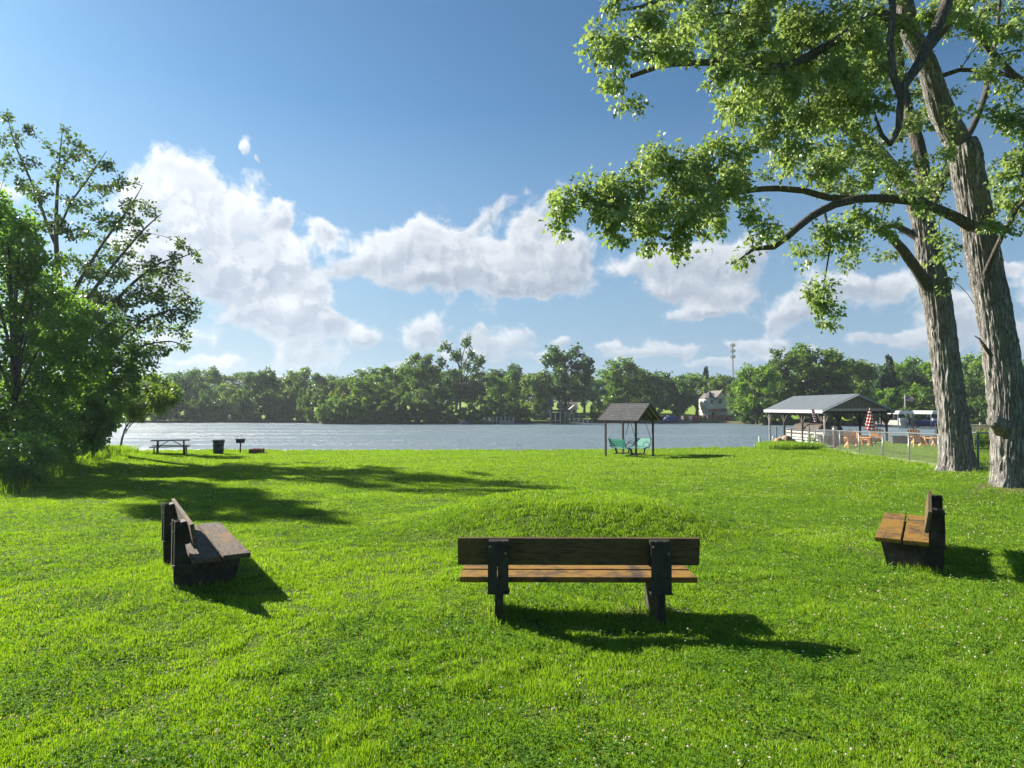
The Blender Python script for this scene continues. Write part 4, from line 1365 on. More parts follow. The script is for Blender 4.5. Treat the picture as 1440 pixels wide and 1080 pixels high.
# ------------------------------------------------------------------ the two silver maples
def big_trunk_mesh(pts, rads, root, o, mat, flare_h=0.6, seed=1, sides=150, step=0.07, burls=(), name='trunk'):
    p, r = resample(pts, rads, step)
    n = len(p)
    d = np.gradient(p, axis=0); d /= np.linalg.norm(d, axis=1, keepdims=True)
    a = np.empty_like(d); prev = np.array([1.0, 0, 0])
    for i in range(n):
        u = prev - d[i] * (prev @ d[i]); u /= np.linalg.norm(u); a[i] = u; prev = u
    bb = np.cross(d, a)
    th = np.arange(sides) * 2 * np.pi / sides
    s = np.concatenate([[0], np.cumsum(np.linalg.norm(np.diff(p, axis=0), axis=1))])
    S, T = np.meshgrid(s, th, indexing='ij')
    rr = np.repeat(r[:, None], sides, 1)
    # vertical furrows following the arc length, with cross breaks
    cx, cy_ = np.cos(T) * 3.0, np.sin(T) * 3.0
    wobx = (vnoise(cx * 1.5 + S * 0.4, cy_ * 1.5, 1.0, seed) - .5) * 0.5
    ridg = 0
    for k, (fq, am) in enumerate(((2.6, .5), (5.5, .5), (11, .25))):
        q = fbm(cx * fq + wobx * fq * 1.4 + 40, cy_ * fq + S * 0.75 * fq * 0.33, 1.0, 2, seed + k * 3)
        ridg = ridg + am * (1 - 2 * np.abs(q - .5))
    brk = vnoise(cx * 5, cy_ * 5 + S * 7.0, 1.0, seed + 20)
    ridg = ridg * (0.65 + 0.5 * brk)
    # the bark texture is attenuated on thin wood
    amp = np.clip(rr * 0.22, 0.006, 0.085)
    rr = rr * .87 + amp * (ridg - .75) + rr * 0.10 * (fbm(cx * .5, cy_ * .5 + S * .5, 1.0, 3, seed + 9) - .5)
    # root flare
    fl = np.exp(-S / flare_h) + 1.5 * np.exp(-S / (flare_h * .28))
    lob = 0.5 + 0.5 * np.cos(T * 5 + seed) * 0.9 + 0.4 * np.cos(T * 3 + 2 * seed)
    rr = rr + fl * r[0] * (0.09 + 0.30 * np.clip(lob, 0, 2)) * (1 if flare_h > 0.01 else 0)
    ring = p[:, None, :] + (a[:, None, :] * np.cos(T)[..., None] + bb[:, None, :] * np.sin(T)[..., None]) * rr[..., None]
    for (bc, br, bh_) in burls:
        dd = np.linalg.norm(ring - np.array(bc), axis=2)
        ring = ring + (ring - p[:, None, :]) / rr[..., None] * (bh_ * np.exp(-(dd / br) ** 2))[..., None]
    i0 = (np.arange(n - 1)[:, None] * sides + np.arange(sides)[None, :]); j0 = (np.arange(n - 1)[:, None] * sides + (np.arange(sides)[None, :] + 1) % sides)
    Fq_ = np.stack([i0, j0, j0 + sides, i0 + sides], -1).reshape(-1, 4)
    return np_mesh(name, ring.reshape(-1, 3) - o, Fq_, mat, root, smooth=True)


# --- right maple (nearer, A)
DA = 15.5
A_tr = ([tuple(P(1425, 700, DA)), tuple(P(1424, 670, DA)), tuple(P(1420, 600, DA)), tuple(P(1413, 540, DA)), tuple(P(1400, 450, DA)), tuple(P(1386, 380, DA)), tuple(P(1372, 300, DA)), tuple(P(1362, 245, DA)), tuple(P(1357, 214, DA)), tuple(P(1353, 200, DA)), tuple(P(1351, 195, DA))],
        [.43, .425, .41, .405, .395, .385, .375, .37, .36, .31, .10])
A_up = ([tuple(P(1362, 240, DA)), tuple(P(1346, 200, DA)), tuple(P(1322, 150, DA - .2)), tuple(P(1304, 93, DA - .4)), tuple(P(1281, 45, DA - .6)), tuple(P(1268, -20, DA - .8)), tuple(P(1255, -120, DA - 1)), tuple(P(1240, -240, DA - 1))],
        [.30, .31, .29, .24, .22, .20, .16, .09])
A_limbs = [A_tr, A_up,
    pxline([(1375, 325, DA), (1345, 306, DA - .3), (1318, 294, DA - .6), (1290, 283, DA - .9), (1250, 279, DA - 1.1), (1205, 280, DA - 1.3), (1175, 287, DA - 1.5), (1140, 305, DA - 1.8), (1108, 332, DA - 2.1), (1088, 347, DA - 2.2), (1060, 350, DA - 2.4), (1040, 365, DA - 2.6)], [.17, .15, .14, .13, .115, .11, .105, .10, .09, .08, .05, .02]),
    pxline([(1205, 280, DA - 1.3), (1165, 278, DA - 1.2), (1130, 268, DA - 1.3), (1095, 265, DA - 1.6), (1050, 268, DA - 2.0), (1010, 280, DA - 2.4), (975, 300, DA - 2.6), (950, 325, DA - 2.8), (938, 337, DA - 2.9), (915, 322, DA - 3.1), (875, 305, DA - 3.4), (845, 294, DA - 3.6), (810, 290, DA - 3.7)], [.10, .09, .085, .08, .07, .06, .05, .045, .04, .03, .025, .02, .012]),
    pxline([(1320, -90, DA - 3.0), (1336, -30, DA - 3.4), (1330, 8, DA - 3.6), (1312, 50, DA - 3.8), (1292, 90, DA - 4.0), (1272, 120, DA - 4.2), (1266, 150, DA - 4.2), (1264, 180, DA - 4.2), (1252, 203, DA - 4.2), (1240, 190, DA - 4.3), (1230, 160, DA - 4.3)], [.15, .14, .13, .12, .11, .09, .075, .07, .055, .045, .02]),
    pxline([(1268, 140, DA - 4.2), (1256, 105, DA - 4.2), (1252, 60, DA - 4.2), (1256, 10, DA - 4.2), (1246, -40, DA - 4.2), (1235, -120, DA - 4)], [.075, .075, .07, .065, .06, .03]),
    pxline([(1240, -120, DA - 1), (1290, -140, DA - 2.0), (1320, -90, DA - 3.0)], [.15, .15, .15]),
    pxline([(1300, 75, DA - .4), (1345, 25, DA - .2), (1372, 45, DA - .2), (1400, 80, DA), (1425, 105, DA + .1), (1470, 130, DA + .2)], [.12, .11, .10, .10, .09, .05]),
    pxline([(1315, 110, DA - .3), (1350, 98, DA - .6), (1400, 100, DA - .8), (1460, 125, DA - 1)], [.07, .06, .055, .03]),
    pxline([(1285, 40, DA - .6), (1230, 20, DA - 1.5), (1170, 60, DA - 2.3), (1100, 95, DA - 2.8), (1040, 88, DA - 3.2), (985, 88, DA - 3.4), (930, 92, DA - 3.6), (888, 107, DA - 3.8)], [.15, .13, .11, .095, .085, .075, .06, .05]),
    pxline([(1268, -20, DA - .6), (1180, -60, DA - 2), (1080, -60, DA - 3), (980, -20, DA - 3.4), (900, 10, DA - 3.6), (850, 18, DA - 3.7)], [.14, .12, .10, .07, .04, .015]),
    pxline([(1255, -120, DA - 1), (1200, -230, DA - 1.5), (1110, -300, DA - 2)], [.12, .08, .03]),
    pxline([(1255, -120, DA - 1), (1360, -200, DA - 1), (1460, -240, DA)], [.12, .08, .03]),
]
A_cl = [(785, 300, 18, 20), (800, 270, 20, 18), (885, 255, 30, 26), (850, 300, 26, 26), (960, 255, 36, 30), (1010, 205, 28, 26), (945, 320, 26, 20), (1000, 300, 30, 26), (1050, 205, 24, 20), (800, 290, 24, 24), (835, 262, 34, 28), (862, 285, 34, 42), (880, 335, 26, 32), (905, 300, 30, 45), (935, 235, 38, 45), (930, 290, 28, 36), (965, 290, 36, 42), (985, 215, 30, 32), (1000, 260, 40, 45), (1030, 235, 26, 32), (915, 350, 18, 12), (960, 335, 14, 18),
        (1010, 320, 14, 14), (1045, 305, 26, 22), (1075, 320, 16, 14), (1060, 350, 22, 10), (1035, 275, 22, 20),
        (850, 14, 22, 18), (842, 72, 16, 10), (868, 62, 26, 20), (858, 92, 14, 12), (862, 122, 16, 10), (880, 148, 12, 16), (900, 30, 34, 28), (905, 72, 34, 18), (945, 30, 50, 38), (940, 70, 42, 22), (1000, 45, 58, 52), (1000, 105, 34, 18), (1040, 120, 38, 40), (1065, 60, 60, 62), (1075, 120, 40, 40), (1045, 165, 20, 14),
        (1110, 70, 60, 60), (1105, 150, 42, 46), (1085, 185, 26, 26), (1110, 210, 36, 36), (1150, 40, 50, 42), (1160, 110, 46, 50), (1160, 180, 45, 40), (1150, 240, 34, 28), (1200, 40, 50, 46), (1205, 120, 42, 36), (1200, 175, 40, 32), (1190, 235, 42, 30),
        (1235, 75, 40, 50), (1240, 145, 26, 26), (1240, 240, 34, 34), (1215, 300, 30, 18), (1160, 318, 36, 20), (1125, 345, 20, 12), (1195, 335, 26, 16), (1235, 330, 22, 18), (1275, 260, 20, 28), (1290, 30, 30, 30), (1320, 20, 34, 26), (1365, 12, 40, 20), (1410, 25, 38, 26), (1310, 250, 22, 18), (1330, 225, 18, 14),
        (1330, 345, 12, 24), (1318, 310, 16, 12),
        (1160, 405, 12, 14), (1155, 432, 24, 20), (1165, 450, 16, 14), (1148, 405, 14, 8),
        (1100, -40, 70, 40), (1000, -30, 60, 30), (1200, -60, 80, 50), (1320, -60, 70, 40), (1420, -50, 60, 50), (1150, -160, 110, 60), (1300, -180, 110, 70), (1420, -220, 80, 60)]
A_right = [(1425, 110, 28, 24), (1415, 150, 26, 20), (1430, 185, 26, 30), (1420, 230, 28, 28), (1440, 270, 24, 34), (1415, 165, 18, 14), (1430, 55, 24, 18), (1460, 200, 30, 80), (1365, 105, 12, 10), (1400, 305, 10, 14), (1355, 155, 8, 8), (1432, 320, 14, 14)]


A_limbs = A_limbs[:2] + [(p_, [r_ * .82 for r_ in rr_s]) for p_, rr_s in A_limbs[2:]]


def maple_targets(cl, d_of_px, n_per):
    T = []
    for c in cl:
        px, py, rx, ry = c
        D = d_of_px(px, py)
        s = D / F
        nlay = 2 if rx > 34 and py < 190 else 1
        for l in range(nlay):
            Dl = D + (l * 1.6 if nlay > 1 else 0) + rng.uniform(-.4, .4)
            cen = np.array(P(px, py, Dl)); s = Dl / F
            n = max(5, int(n_per * rx * ry / 900.0 * (.62 if nlay > 1 else 1)))
            # sprays: a few tight sub-clusters inside the clump so that sky shows between them
            ns = max(2, n // 4)
            cs = ell(cen, (rx * s * .95, max(.35, .5 * (rx + ry) * s), ry * s * .95), ns, 0.1)
            for c_ in cs: T.append(ell(c_, (.34, .36, .28), max(2, n // ns), 0.1))
    return np.concatenate(T)


dA = lambda px, py: DA - 1.0 - 3.0 * np.clip((1300 - px) / 480, 0, 1) - (0.8 if py < 150 else 0)
TA = np.concatenate([maple_targets(A_cl, dA, 15), maple_targets(A_right, lambda px, py: DA - 1.5, 15)])
oa = P(1424, 683, DA); oa.z = gz(oa.x, oa.y)
# the hanging spray at (1158, 430) gets its own thin leader
A_limbs.append(pxline([(1160, 300, DA - 1.5), (1168, 345, DA - 1.7), (1162, 380, DA - 1.8), (1158, 405, DA - 1.8), (1158, 440, DA - 1.8)], [.03, .02, .015, .012, .006]))
A_limbs.append(pxline([(1415, 320, DA - 1.2), (1405, 345, DA - 1.2), (1408, 380, DA - 1.3)], [.02, .012, .006]))
A_limbs.append(pxline([(1378, 400, DA), (1410, 330, DA - 1.0), (1432, 290, DA - 1.6), (1455, 270, DA - 1.9)], [.06, .05, .04, .02]))
root, lim = build_plant('maple_tree', tuple(oa), A_limbs, TA, M['leaf_maple'], M['bark_dark'], label='large rough barked maple nearest the right edge with a knot low on its trunk', per=36, size=0.086, tmpl=LEAF_MAPLE,
                        spread=0.13, droop=0.75, sag=0.08, big_trunk=2, upn=0.8, step=0.4, tipr=0.005, trunk_sides=14, group='silver maples on the right of the lawn')
onp = np.array(oa)
knot = np.array(P(1376, 592, DA - .25))
burls = [(np.array(P(1362, 215, DA - .3)), .30, .14)]
big_trunk_mesh(A_tr[0], A_tr[1], root, onp, M['bark'], seed=1, burls=burls)
big_trunk_mesh(A_up[0], A_up[1], root, onp, M['bark'], flare_h=.001, seed=5, sides=90, step=.1, name='upper_trunk')
# sawn-off limb stub with its hole
q = MB(); k0 = P(1412, 602, DA - .10) - oa; k1 = P(1404, 597, DA - .36) - oa; k2 = P(1397, 592, DA - .50) - oa; k3 = P(1394, 591, DA - .54) - oa
q.tube([k0, k1, k2, k3, k3 - (k3 - k2) * 0.7], [.24, .17, .15, .09, .025], 18)
q.v = [(v[0] + (rr_.random() - .5) * .02, v[1] + (rr_.random() - .5) * .02, v[2] + (rr_.random() - .5) * .02) for v in q.v]
q.build('stub', M['bark'], root, smooth=True)
# dead spur on the left of the trunk
q = MB(); q.tube([P(1394, 500, DA - .2) - oa, P(1383, 485, DA - .4) - oa, P(1378, 477, DA - .4) - oa, P(1370, 472, DA - .4) - oa], [.05, .04, .02, .008], 6); q.build('spur', M['bark_dark'], root)

# --- left maple (B)
DB = 20.0
B_tr = ([tuple(P(1347, 672, DB)), tuple(P(1345, 640, DB)), tuple(P(1340, 590, DB)), tuple(P(1334, 540, DB)), tuple(P(1326, 480, DB)), tuple(P(1319, 430, DB)), tuple(P(1311, 390, DB)), tuple(P(1305, 345, DB)), tuple(P(1296, 300, DB))],
        [.47, .46, .45, .445, .435, .43, .44, .38, .33])
B_up = ([tuple(P(1300, 330, DB)), tuple(P(1287, 290, DB)), tuple(P(1265, 250, DB)), tuple(P(1232, 212, DB - .3)), tuple(P(1205, 190, DB - .6)), tuple(P(1182, 168, DB - .9)), tuple(P(1150, 125, DB - 1.2)), tuple(P(1120, 80, DB - 1.5)), tuple(P(1100, 10, DB - 1.6)), tuple(P(1090, -90, DB - 1.6))],
        [.26, .26, .24, .22, .21, .20, .17, .14, .10, .05])
B_limbs = [B_tr, B_up,
    pxline([(1312, 415, DB), (1290, 380, DB - .3), (1270, 352, DB - .6), (1252, 332, DB - .8), (1240, 322, DB - 1), (1215, 318, DB - 1.3), (1190, 325, DB - 1.6)], [.20, .16, .14, .12, .10, .06, .03]),
    pxline([(1300, 340, DB), (1280, 328, DB + .2), (1262, 318, DB + .3), (1240, 315, DB + .5)], [.12, .11, .09, .04]),
    pxline([(1297, 305, DB), (1298, 250, DB), (1290, 200, DB + .2), (1280, 170, DB + .3), (1270, 130, DB + .4), (1262, 60, DB + .5), (1260, -60, DB + .6), (1250, -160, DB + .6)], [.26, .22, .20, .19, .17, .15, .11, .05]),
    pxline([(1300, 320, DB), (1318, 270, DB + .6), (1345, 220, DB + 1.4), (1380, 150, DB + 2.2), (1400, 60, DB + 2.8), (1410, -60, DB + 3)], [.16, .14, .12, .10, .08, .04]),
    pxline([(1348, 400, DB + .2), (1362, 415, DB + .1), (1380, 445, DB), (1386, 470, DB), (1376, 482, DB)], [.012, .010, .008, .006, .004]),
]
B_cl = [(1180, 220, 60, 46), (1240, 200, 55, 50), (1140, 180, 50, 44), (1250, 285, 34, 24), (1290, 240, 30, 30), (1200, 270, 50, 30), (1140, 120, 50, 40), (1230, 110, 60, 50), (1290, 150, 40, 40), (1130, 60, 60, 50), (1200, 40, 70, 50), (1290, 50, 60, 40), (1370, 40, 50, 30), (1340, 120, 20, 24), (1340, 250, 18, 24), (1335, 340, 12, 18), (1210, 335, 24, 18), (1250, 355, 18, 10), (1190, 370, 10, 12), (1180, 350, 14, 16),
        (1330, 180, 14, 10), (1400, 250, 30, 24), (1420, 290, 20, 30), (1080, 230, 20, 16), (1100, -40, 80, 50), (1250, -60, 100, 50), (1400, -40, 80, 50), (1200, -150, 100, 60), (1360, -150, 100, 60), (1330, 395, 6, 16)]
TB = maple_targets(B_cl, lambda px, py: DB - .5 - 1.6 * np.clip((1300 - px) / 250, 0, 1) + 1.8 * np.clip((px - 1310) / 80, 0, 1), 10)
ob = P(1345, 660, DB); ob.z = gz(ob.x, ob.y)
root, lim = build_plant('maple_tree', tuple(ob), B_limbs, TB, M['leaf_maple'], M['bark_dark'], label='slightly farther maple whose straight trunk forks above the fence end', per=30, size=0.095, tmpl=LEAF_MAPLE,
                        spread=0.14, droop=0.75, sag=0.06, big_trunk=2, upn=0.8, step=0.45, tipr=0.006, trunk_sides=14, group='silver maples on the right of the lawn')
big_trunk_mesh(B_tr[0], B_tr[1], root, np.array(ob), M['bark'], seed=11, sides=140)
big_trunk_mesh(B_up[0], B_up[1], root, np.array(ob), M['bark'], flare_h=.001, seed=15, sides=70, step=.12, name='upper_trunk')

# weeds by the maple foot + young sapling by the fence end
q_t = place(1379, 645, 21.0)


def bush(name, px, py, Y, rx, rz, mat, label, size=0.07, n=60, per=16, cat='bush', loc=None, group=None, tm=LEAF_OVAL):
    p = place(px, py, Y) if loc is None else Vector(loc)
    limbs = []
    for k in range(6):
        a = random.random() * 6.28; r = rx * .5
        limbs.append(([tuple(p + Vector((0, 0, -.1))), tuple(p + Vector((math.cos(a) * r * .4, math.sin(a) * r * .4, rz * .7))), tuple(p + Vector((math.cos(a) * r, math.sin(a) * r, rz * 1.3)))], [.025 * rz, .018 * rz, .006]))
    T = ell(np.array(p) + np.array([0, 0, rz]), (rx, rx, rz), n, .3)
    T = T[T[:, 2] > p.z + .05]
    return build_plant(name, tuple(p), limbs, T, mat, M['bark_dark'], label=label, cat=cat, per=per, size=size, tmpl=tm, spread=.08, step=.3, droop=0.1, trunk_sides=5, tail=.95, stem_name='stems', group=group)[0]


bush('weed_clump', 1379, 646, 21.0, .5, .22, M['leaf_dark'], 'low dark weeds between the two maple trunks', .05, 50, 14, 'weeds')
bush('young_shrub', 1143, 622, 39.8, .28, .5, M['leaf_left_pale'], 'small pale green shrub at the end of the fence', .06, 40, 16)
for i, (px, rx) in enumerate(((1368, .9), (1392, .8))):
    bush('hedge_bush', px, 626, 34.5, rx, .48, M['leaf_left_pale'], 'low bright hedge bush between the trunks, %s' % ('touching the left trunk' if i == 0 else 'touching the right trunk'), .07, 130, 20)
bush('hedge_bush', 1420, 626, 36, 1.2, .6, M['leaf_left_pale'], 'low bright hedge bush right of the trunks behind the near maple', .07, 130, 20)
# pale reeds beyond the hedge
n = 3600
x = rng.uniform(27.6, 34, n); y = rng.uniform(38.5, 40.8, n); h = rng.uniform(.7, 1.35, n); z = h_all(x, y)
a = rng.random(n) * 6.28; w = .02
lx_, ly_ = rng.normal(0, .12, n), rng.normal(0, .12, n)
Vb = np.stack([np.stack([x - np.cos(a) * w, y - np.sin(a) * w, z], 1), np.stack([x + np.cos(a) * w, y + np.sin(a) * w, z], 1), np.stack([x + lx_, y + ly_, z + h], 1)], 1)
tag(np_mesh('reeds', Vb.reshape(-1, 3), np.arange(n * 3).reshape(-1, 3), mat_leaf('reed_blade', (.11, .12, .05), (.25, .22, .13), trans=.3), tint=np.repeat(rng.random(n), 3)), 'tall pale reeds on the bank seen between the maple trunks', 'reeds', kind='stuff')

# ------------------------------------------------------------------ trees on the left
T1D = 34.0
base = P(108, 634, T1D); base.z = gz(base.x, base.y)
bpx = 100
T1_limbs = [
    pxline([(108, 640, T1D), (104, 560, T1D), (96, 480, T1D), (84, 400, T1D), (79, 340, T1D), (80, 280, T1D), (84, 220, T1D), (88, 182, T1D)], [.26, .22, .19, .15, .11, .08, .04, .012]),
    pxline([(79, 345, T1D), (68, 320, T1D), (52, 275, T1D - .3), (35, 235, T1D - .5), (20, 200, T1D - .6), (10, 162, T1D - .6)], [.10, .085, .065, .05, .03, .01]),
    pxline([(84, 400, T1D), (60, 350, T1D + .5), (30, 310, T1D + .8), (0, 270, T1D + 1)], [.09, .07, .05, .02]),
    pxline([(80, 330, T1D), (100, 285, T1D - .3), (125, 250, T1D - .4), (150, 212, T1D - .5)], [.07, .05, .035, .01]),
    pxline([(90, 440, T1D), (115, 390, T1D - .5), (150, 335, T1D - .8), (180, 295, T1D - 1), (200, 262, T1D - 1.1)], [.12, .09, .06, .04, .012]),
    pxline([(94, 460, T1D), (130, 410, T1D - .8), (170, 360, T1D - 1.4), (205, 320, T1D - 1.8), (228, 300, T1D - 2)], [.11, .09, .06, .04, .012]),
    pxline([(100, 500, T1D), (140, 450, T1D - 1), (185, 400, T1D - 2), (225, 370, T1D - 2.4), (255, 362, T1D - 2.7), (284, 350, T1D - 2.9)], [.13, .10, .07, .045, .03, .01]),
    pxline([(103, 530, T1D), (150, 490, T1D - 1), (200, 452, T1D - 2), (245, 435, T1D - 2.5), (285, 440, T1D - 3)], [.12, .09, .06, .04, .012]),
    pxline([(104, 540, T1D), (140, 520, T1D - 1), (190, 490, T1D - 2), (240, 480, T1D - 2.5), (268, 492, T1D - 3)], [.09, .07, .05, .03, .01]),
]
T1_cl = [(11, 176, 8, 14), (26, 200, 12, 10), (40, 182, 7, 6), (10, 225, 16, 12), (42, 232, 14, 12), (2, 200, 8, 6), (30, 260, 20, 12), (88, 190, 9, 12), (92, 222, 14, 16), (112, 208, 14, 14), (72, 245, 18, 14), (60, 275, 20, 12), (70, 212, 8, 8),
         (132, 222, 14, 14), (152, 232, 12, 14), (128, 255, 22, 14), (155, 270, 20, 12), (180, 262, 16, 12), (112, 285, 20, 16), (60, 310, 24, 14), (195, 290, 24, 9), (215, 304, 18, 7), (172, 310, 28, 14), (138, 315, 30, 16), (98, 330, 26, 20),
         (195, 335, 28, 12), (160, 350, 30, 16), (255, 348, 12, 10), (272, 362, 16, 6), (246, 364, 10, 8), (225, 378, 22, 16), (195, 385, 30, 18), (155, 385, 34, 20), (115, 375, 32, 24), (250, 395, 18, 10), (235, 415, 34, 14), (265, 425, 22, 12), (205, 420, 34, 18), (165, 425, 34, 22), (125, 425, 34, 24),
         (270, 445, 20, 10), (240, 445, 30, 12), (200, 455, 36, 16), (160, 465, 34, 18), (120, 470, 36, 22), (245, 470, 26, 10), (220, 488, 28, 8), (262, 488, 10, 5), (185, 490, 30, 12), (70, 420, 36, 30)]
TT = px_clumps(T1_cl, T1D - .8, n_per=34, rzs=1.2, dj=1.8)
build_plant('tall_tree', tuple(base), T1_limbs, TT, M['leaf_olive'], M['bark_dark'], label='tall open crowned tree with airy upright branches above the left thicket', per=22, size=0.17, tmpl=LEAF_OVAL, spread=.15, droop=.1, sag=-.08, upn=.5, step=.4, tipr=.006, tail=.85, trunk_sides=10)


def mass_tree(name, basepx, basepy, D, cl, mat, label, n_per=16, per=24, size=.12, cat='tree', group=None, lean=0):
    bs = P(basepx, basepy, D); bs.z = gz(bs.x, bs.y)
    cen = [np.array(P(c[0], c[1], c[4] if len(c) > 4 else D)) for c in cl]
    limbs = []
    top = max(cen, key=lambda c: c[2])
    s0 = np.array([bs.x, bs.y, bs.z - .1])
    main = [s0, s0 + (top - s0) * np.array([.15, .15, .35]), s0 + (top - s0) * np.array([.6, .6, .7]), top]
    H = top[2] - bs.z
    limbs.append(([tuple(p) for p in main], [.018 * H, .012 * H, .006 * H, .01]))
    for c in cen:
        if c is top: continue
        st = s0 + (c - s0) * .12; st = s0 + (top - s0) * np.clip((c[2] - bs.z) / H * .5, .1, .6) * np.array([.6, .6, 1])
        midp = (st + c) / 2 + np.array([0, 0, .08 * H])
        limbs.append(([tuple(st), tuple(midp), tuple(c)], [.006 * H, .004 * H, .006]))
    T = px_clumps(cl, D, n_per=n_per, rzs=1.1, dj=1.2)
    T = T[T[:, 2] > h_all(T[:, 0], T[:, 1]) + .1]
    return build_plant(name, tuple(bs), limbs, T, mat, M['bark_dark'], label=label, cat=cat, per=per, size=size, spread=.15, droop=.3, step=.45, tipr=.005, tail=.9, trunk_sides=8, group=group)[0]


mass_tree('leafy_tree', 20, 640, 23, [(10, 300, 28, 22), (30, 330, 30, 24), (5, 350, 40, 30), (50, 370, 34, 26), (20, 400, 50, 34), (70, 420, 38, 30), (25, 450, 55, 36), (90, 470, 44, 32), (40, 500, 60, 36), (100, 520, 44, 30), (20, 550, 50, 36), (75, 560, 44, 32), (-40, 350, 50, 50), (-60, 450, 60, 60), (-50, 540, 50, 50), (20, 590, 50, 26), (70, 600, 40, 24), (-30, 600, 50, 30), (120, 500, 30, 24), (10, 320, 30, 20), (60, 400, 34, 24)],
          M['leaf_left'], 'broad leafy tree at the left edge with bright green upper foliage', n_per=27, per=44, size=.13)
mass_tree('leafy_tree', 120, 638, 29, [(95, 430, 40, 26), (130, 450, 40, 26), (165, 480, 34, 24), (110, 490, 46, 30), (150, 520, 40, 28), (190, 510, 28, 18), (110, 550, 40, 30), (160, 560, 34, 26), (185, 535, 26, 22), (200, 500, 20, 12), (225, 498, 18, 8), (130, 590, 34, 26), (70, 480, 40, 40)],
          M['leaf_left'], 'rounded leafy tree behind the left thicket reaching over the water', n_per=31, per=40, size=.14)
mass_tree('leafy_tree', 168, 634, 36, [(195, 560, 32, 22), (215, 540, 30, 16), (235, 555, 22, 16), (200, 580, 24, 16), (175, 575, 22, 20), (225, 570, 20, 12)],
          M['leaf_left_pale'], 'small pale yellow-green tree at the right end of the left thicket', n_per=40, per=32, size=.17)
mass_tree('dark_tree', 95, 645, 26, [(90, 570, 46, 30), (130, 565, 36, 26), (110, 600, 44, 28), (80, 620, 40, 24), (135, 612, 24, 20), (60, 590, 40, 34), (150, 595, 14, 10), (30, 610, 40, 24), (110, 630, 34, 12), (150, 585, 22, 20)],
          M['leaf_dark'], 'dark dense shrub-like tree in the shade of the left thicket', n_per=34, per=32, size=.15)
mass_tree('low_shrub', 35, 672, 18.5, [(30, 630, 42, 26), (55, 645, 24, 16), (10, 655, 44, 22), (65, 630, 18, 16), (-30, 640, 40, 34), (20, 675, 30, 10), (50, 665, 26, 10), (80, 650, 14, 10)],
          M['leaf_dark'], 'low rounded shrub at the lower left edge in front of the thicket', n_per=30, per=36, size=.10, cat='shrub')
mass_tree('low_shrub', 90, 655, 23.5, [(85, 625, 30, 18), (105, 635, 20, 12), (70, 640, 24, 12)],
          M['leaf_dark'], 'dark low shrub between the left edge shrub and the river', n_per=32, per=30, size=.12, cat='shrub')
mass_tree('low_shrub', 140, 640, 32, [(135, 618, 16, 12), (150, 605, 10, 8), (120, 622, 18, 12)],
          M['leaf_dark'], 'dark hanging shrub at the water end of the left thicket', n_per=50, per=30, size=.14, cat='shrub')
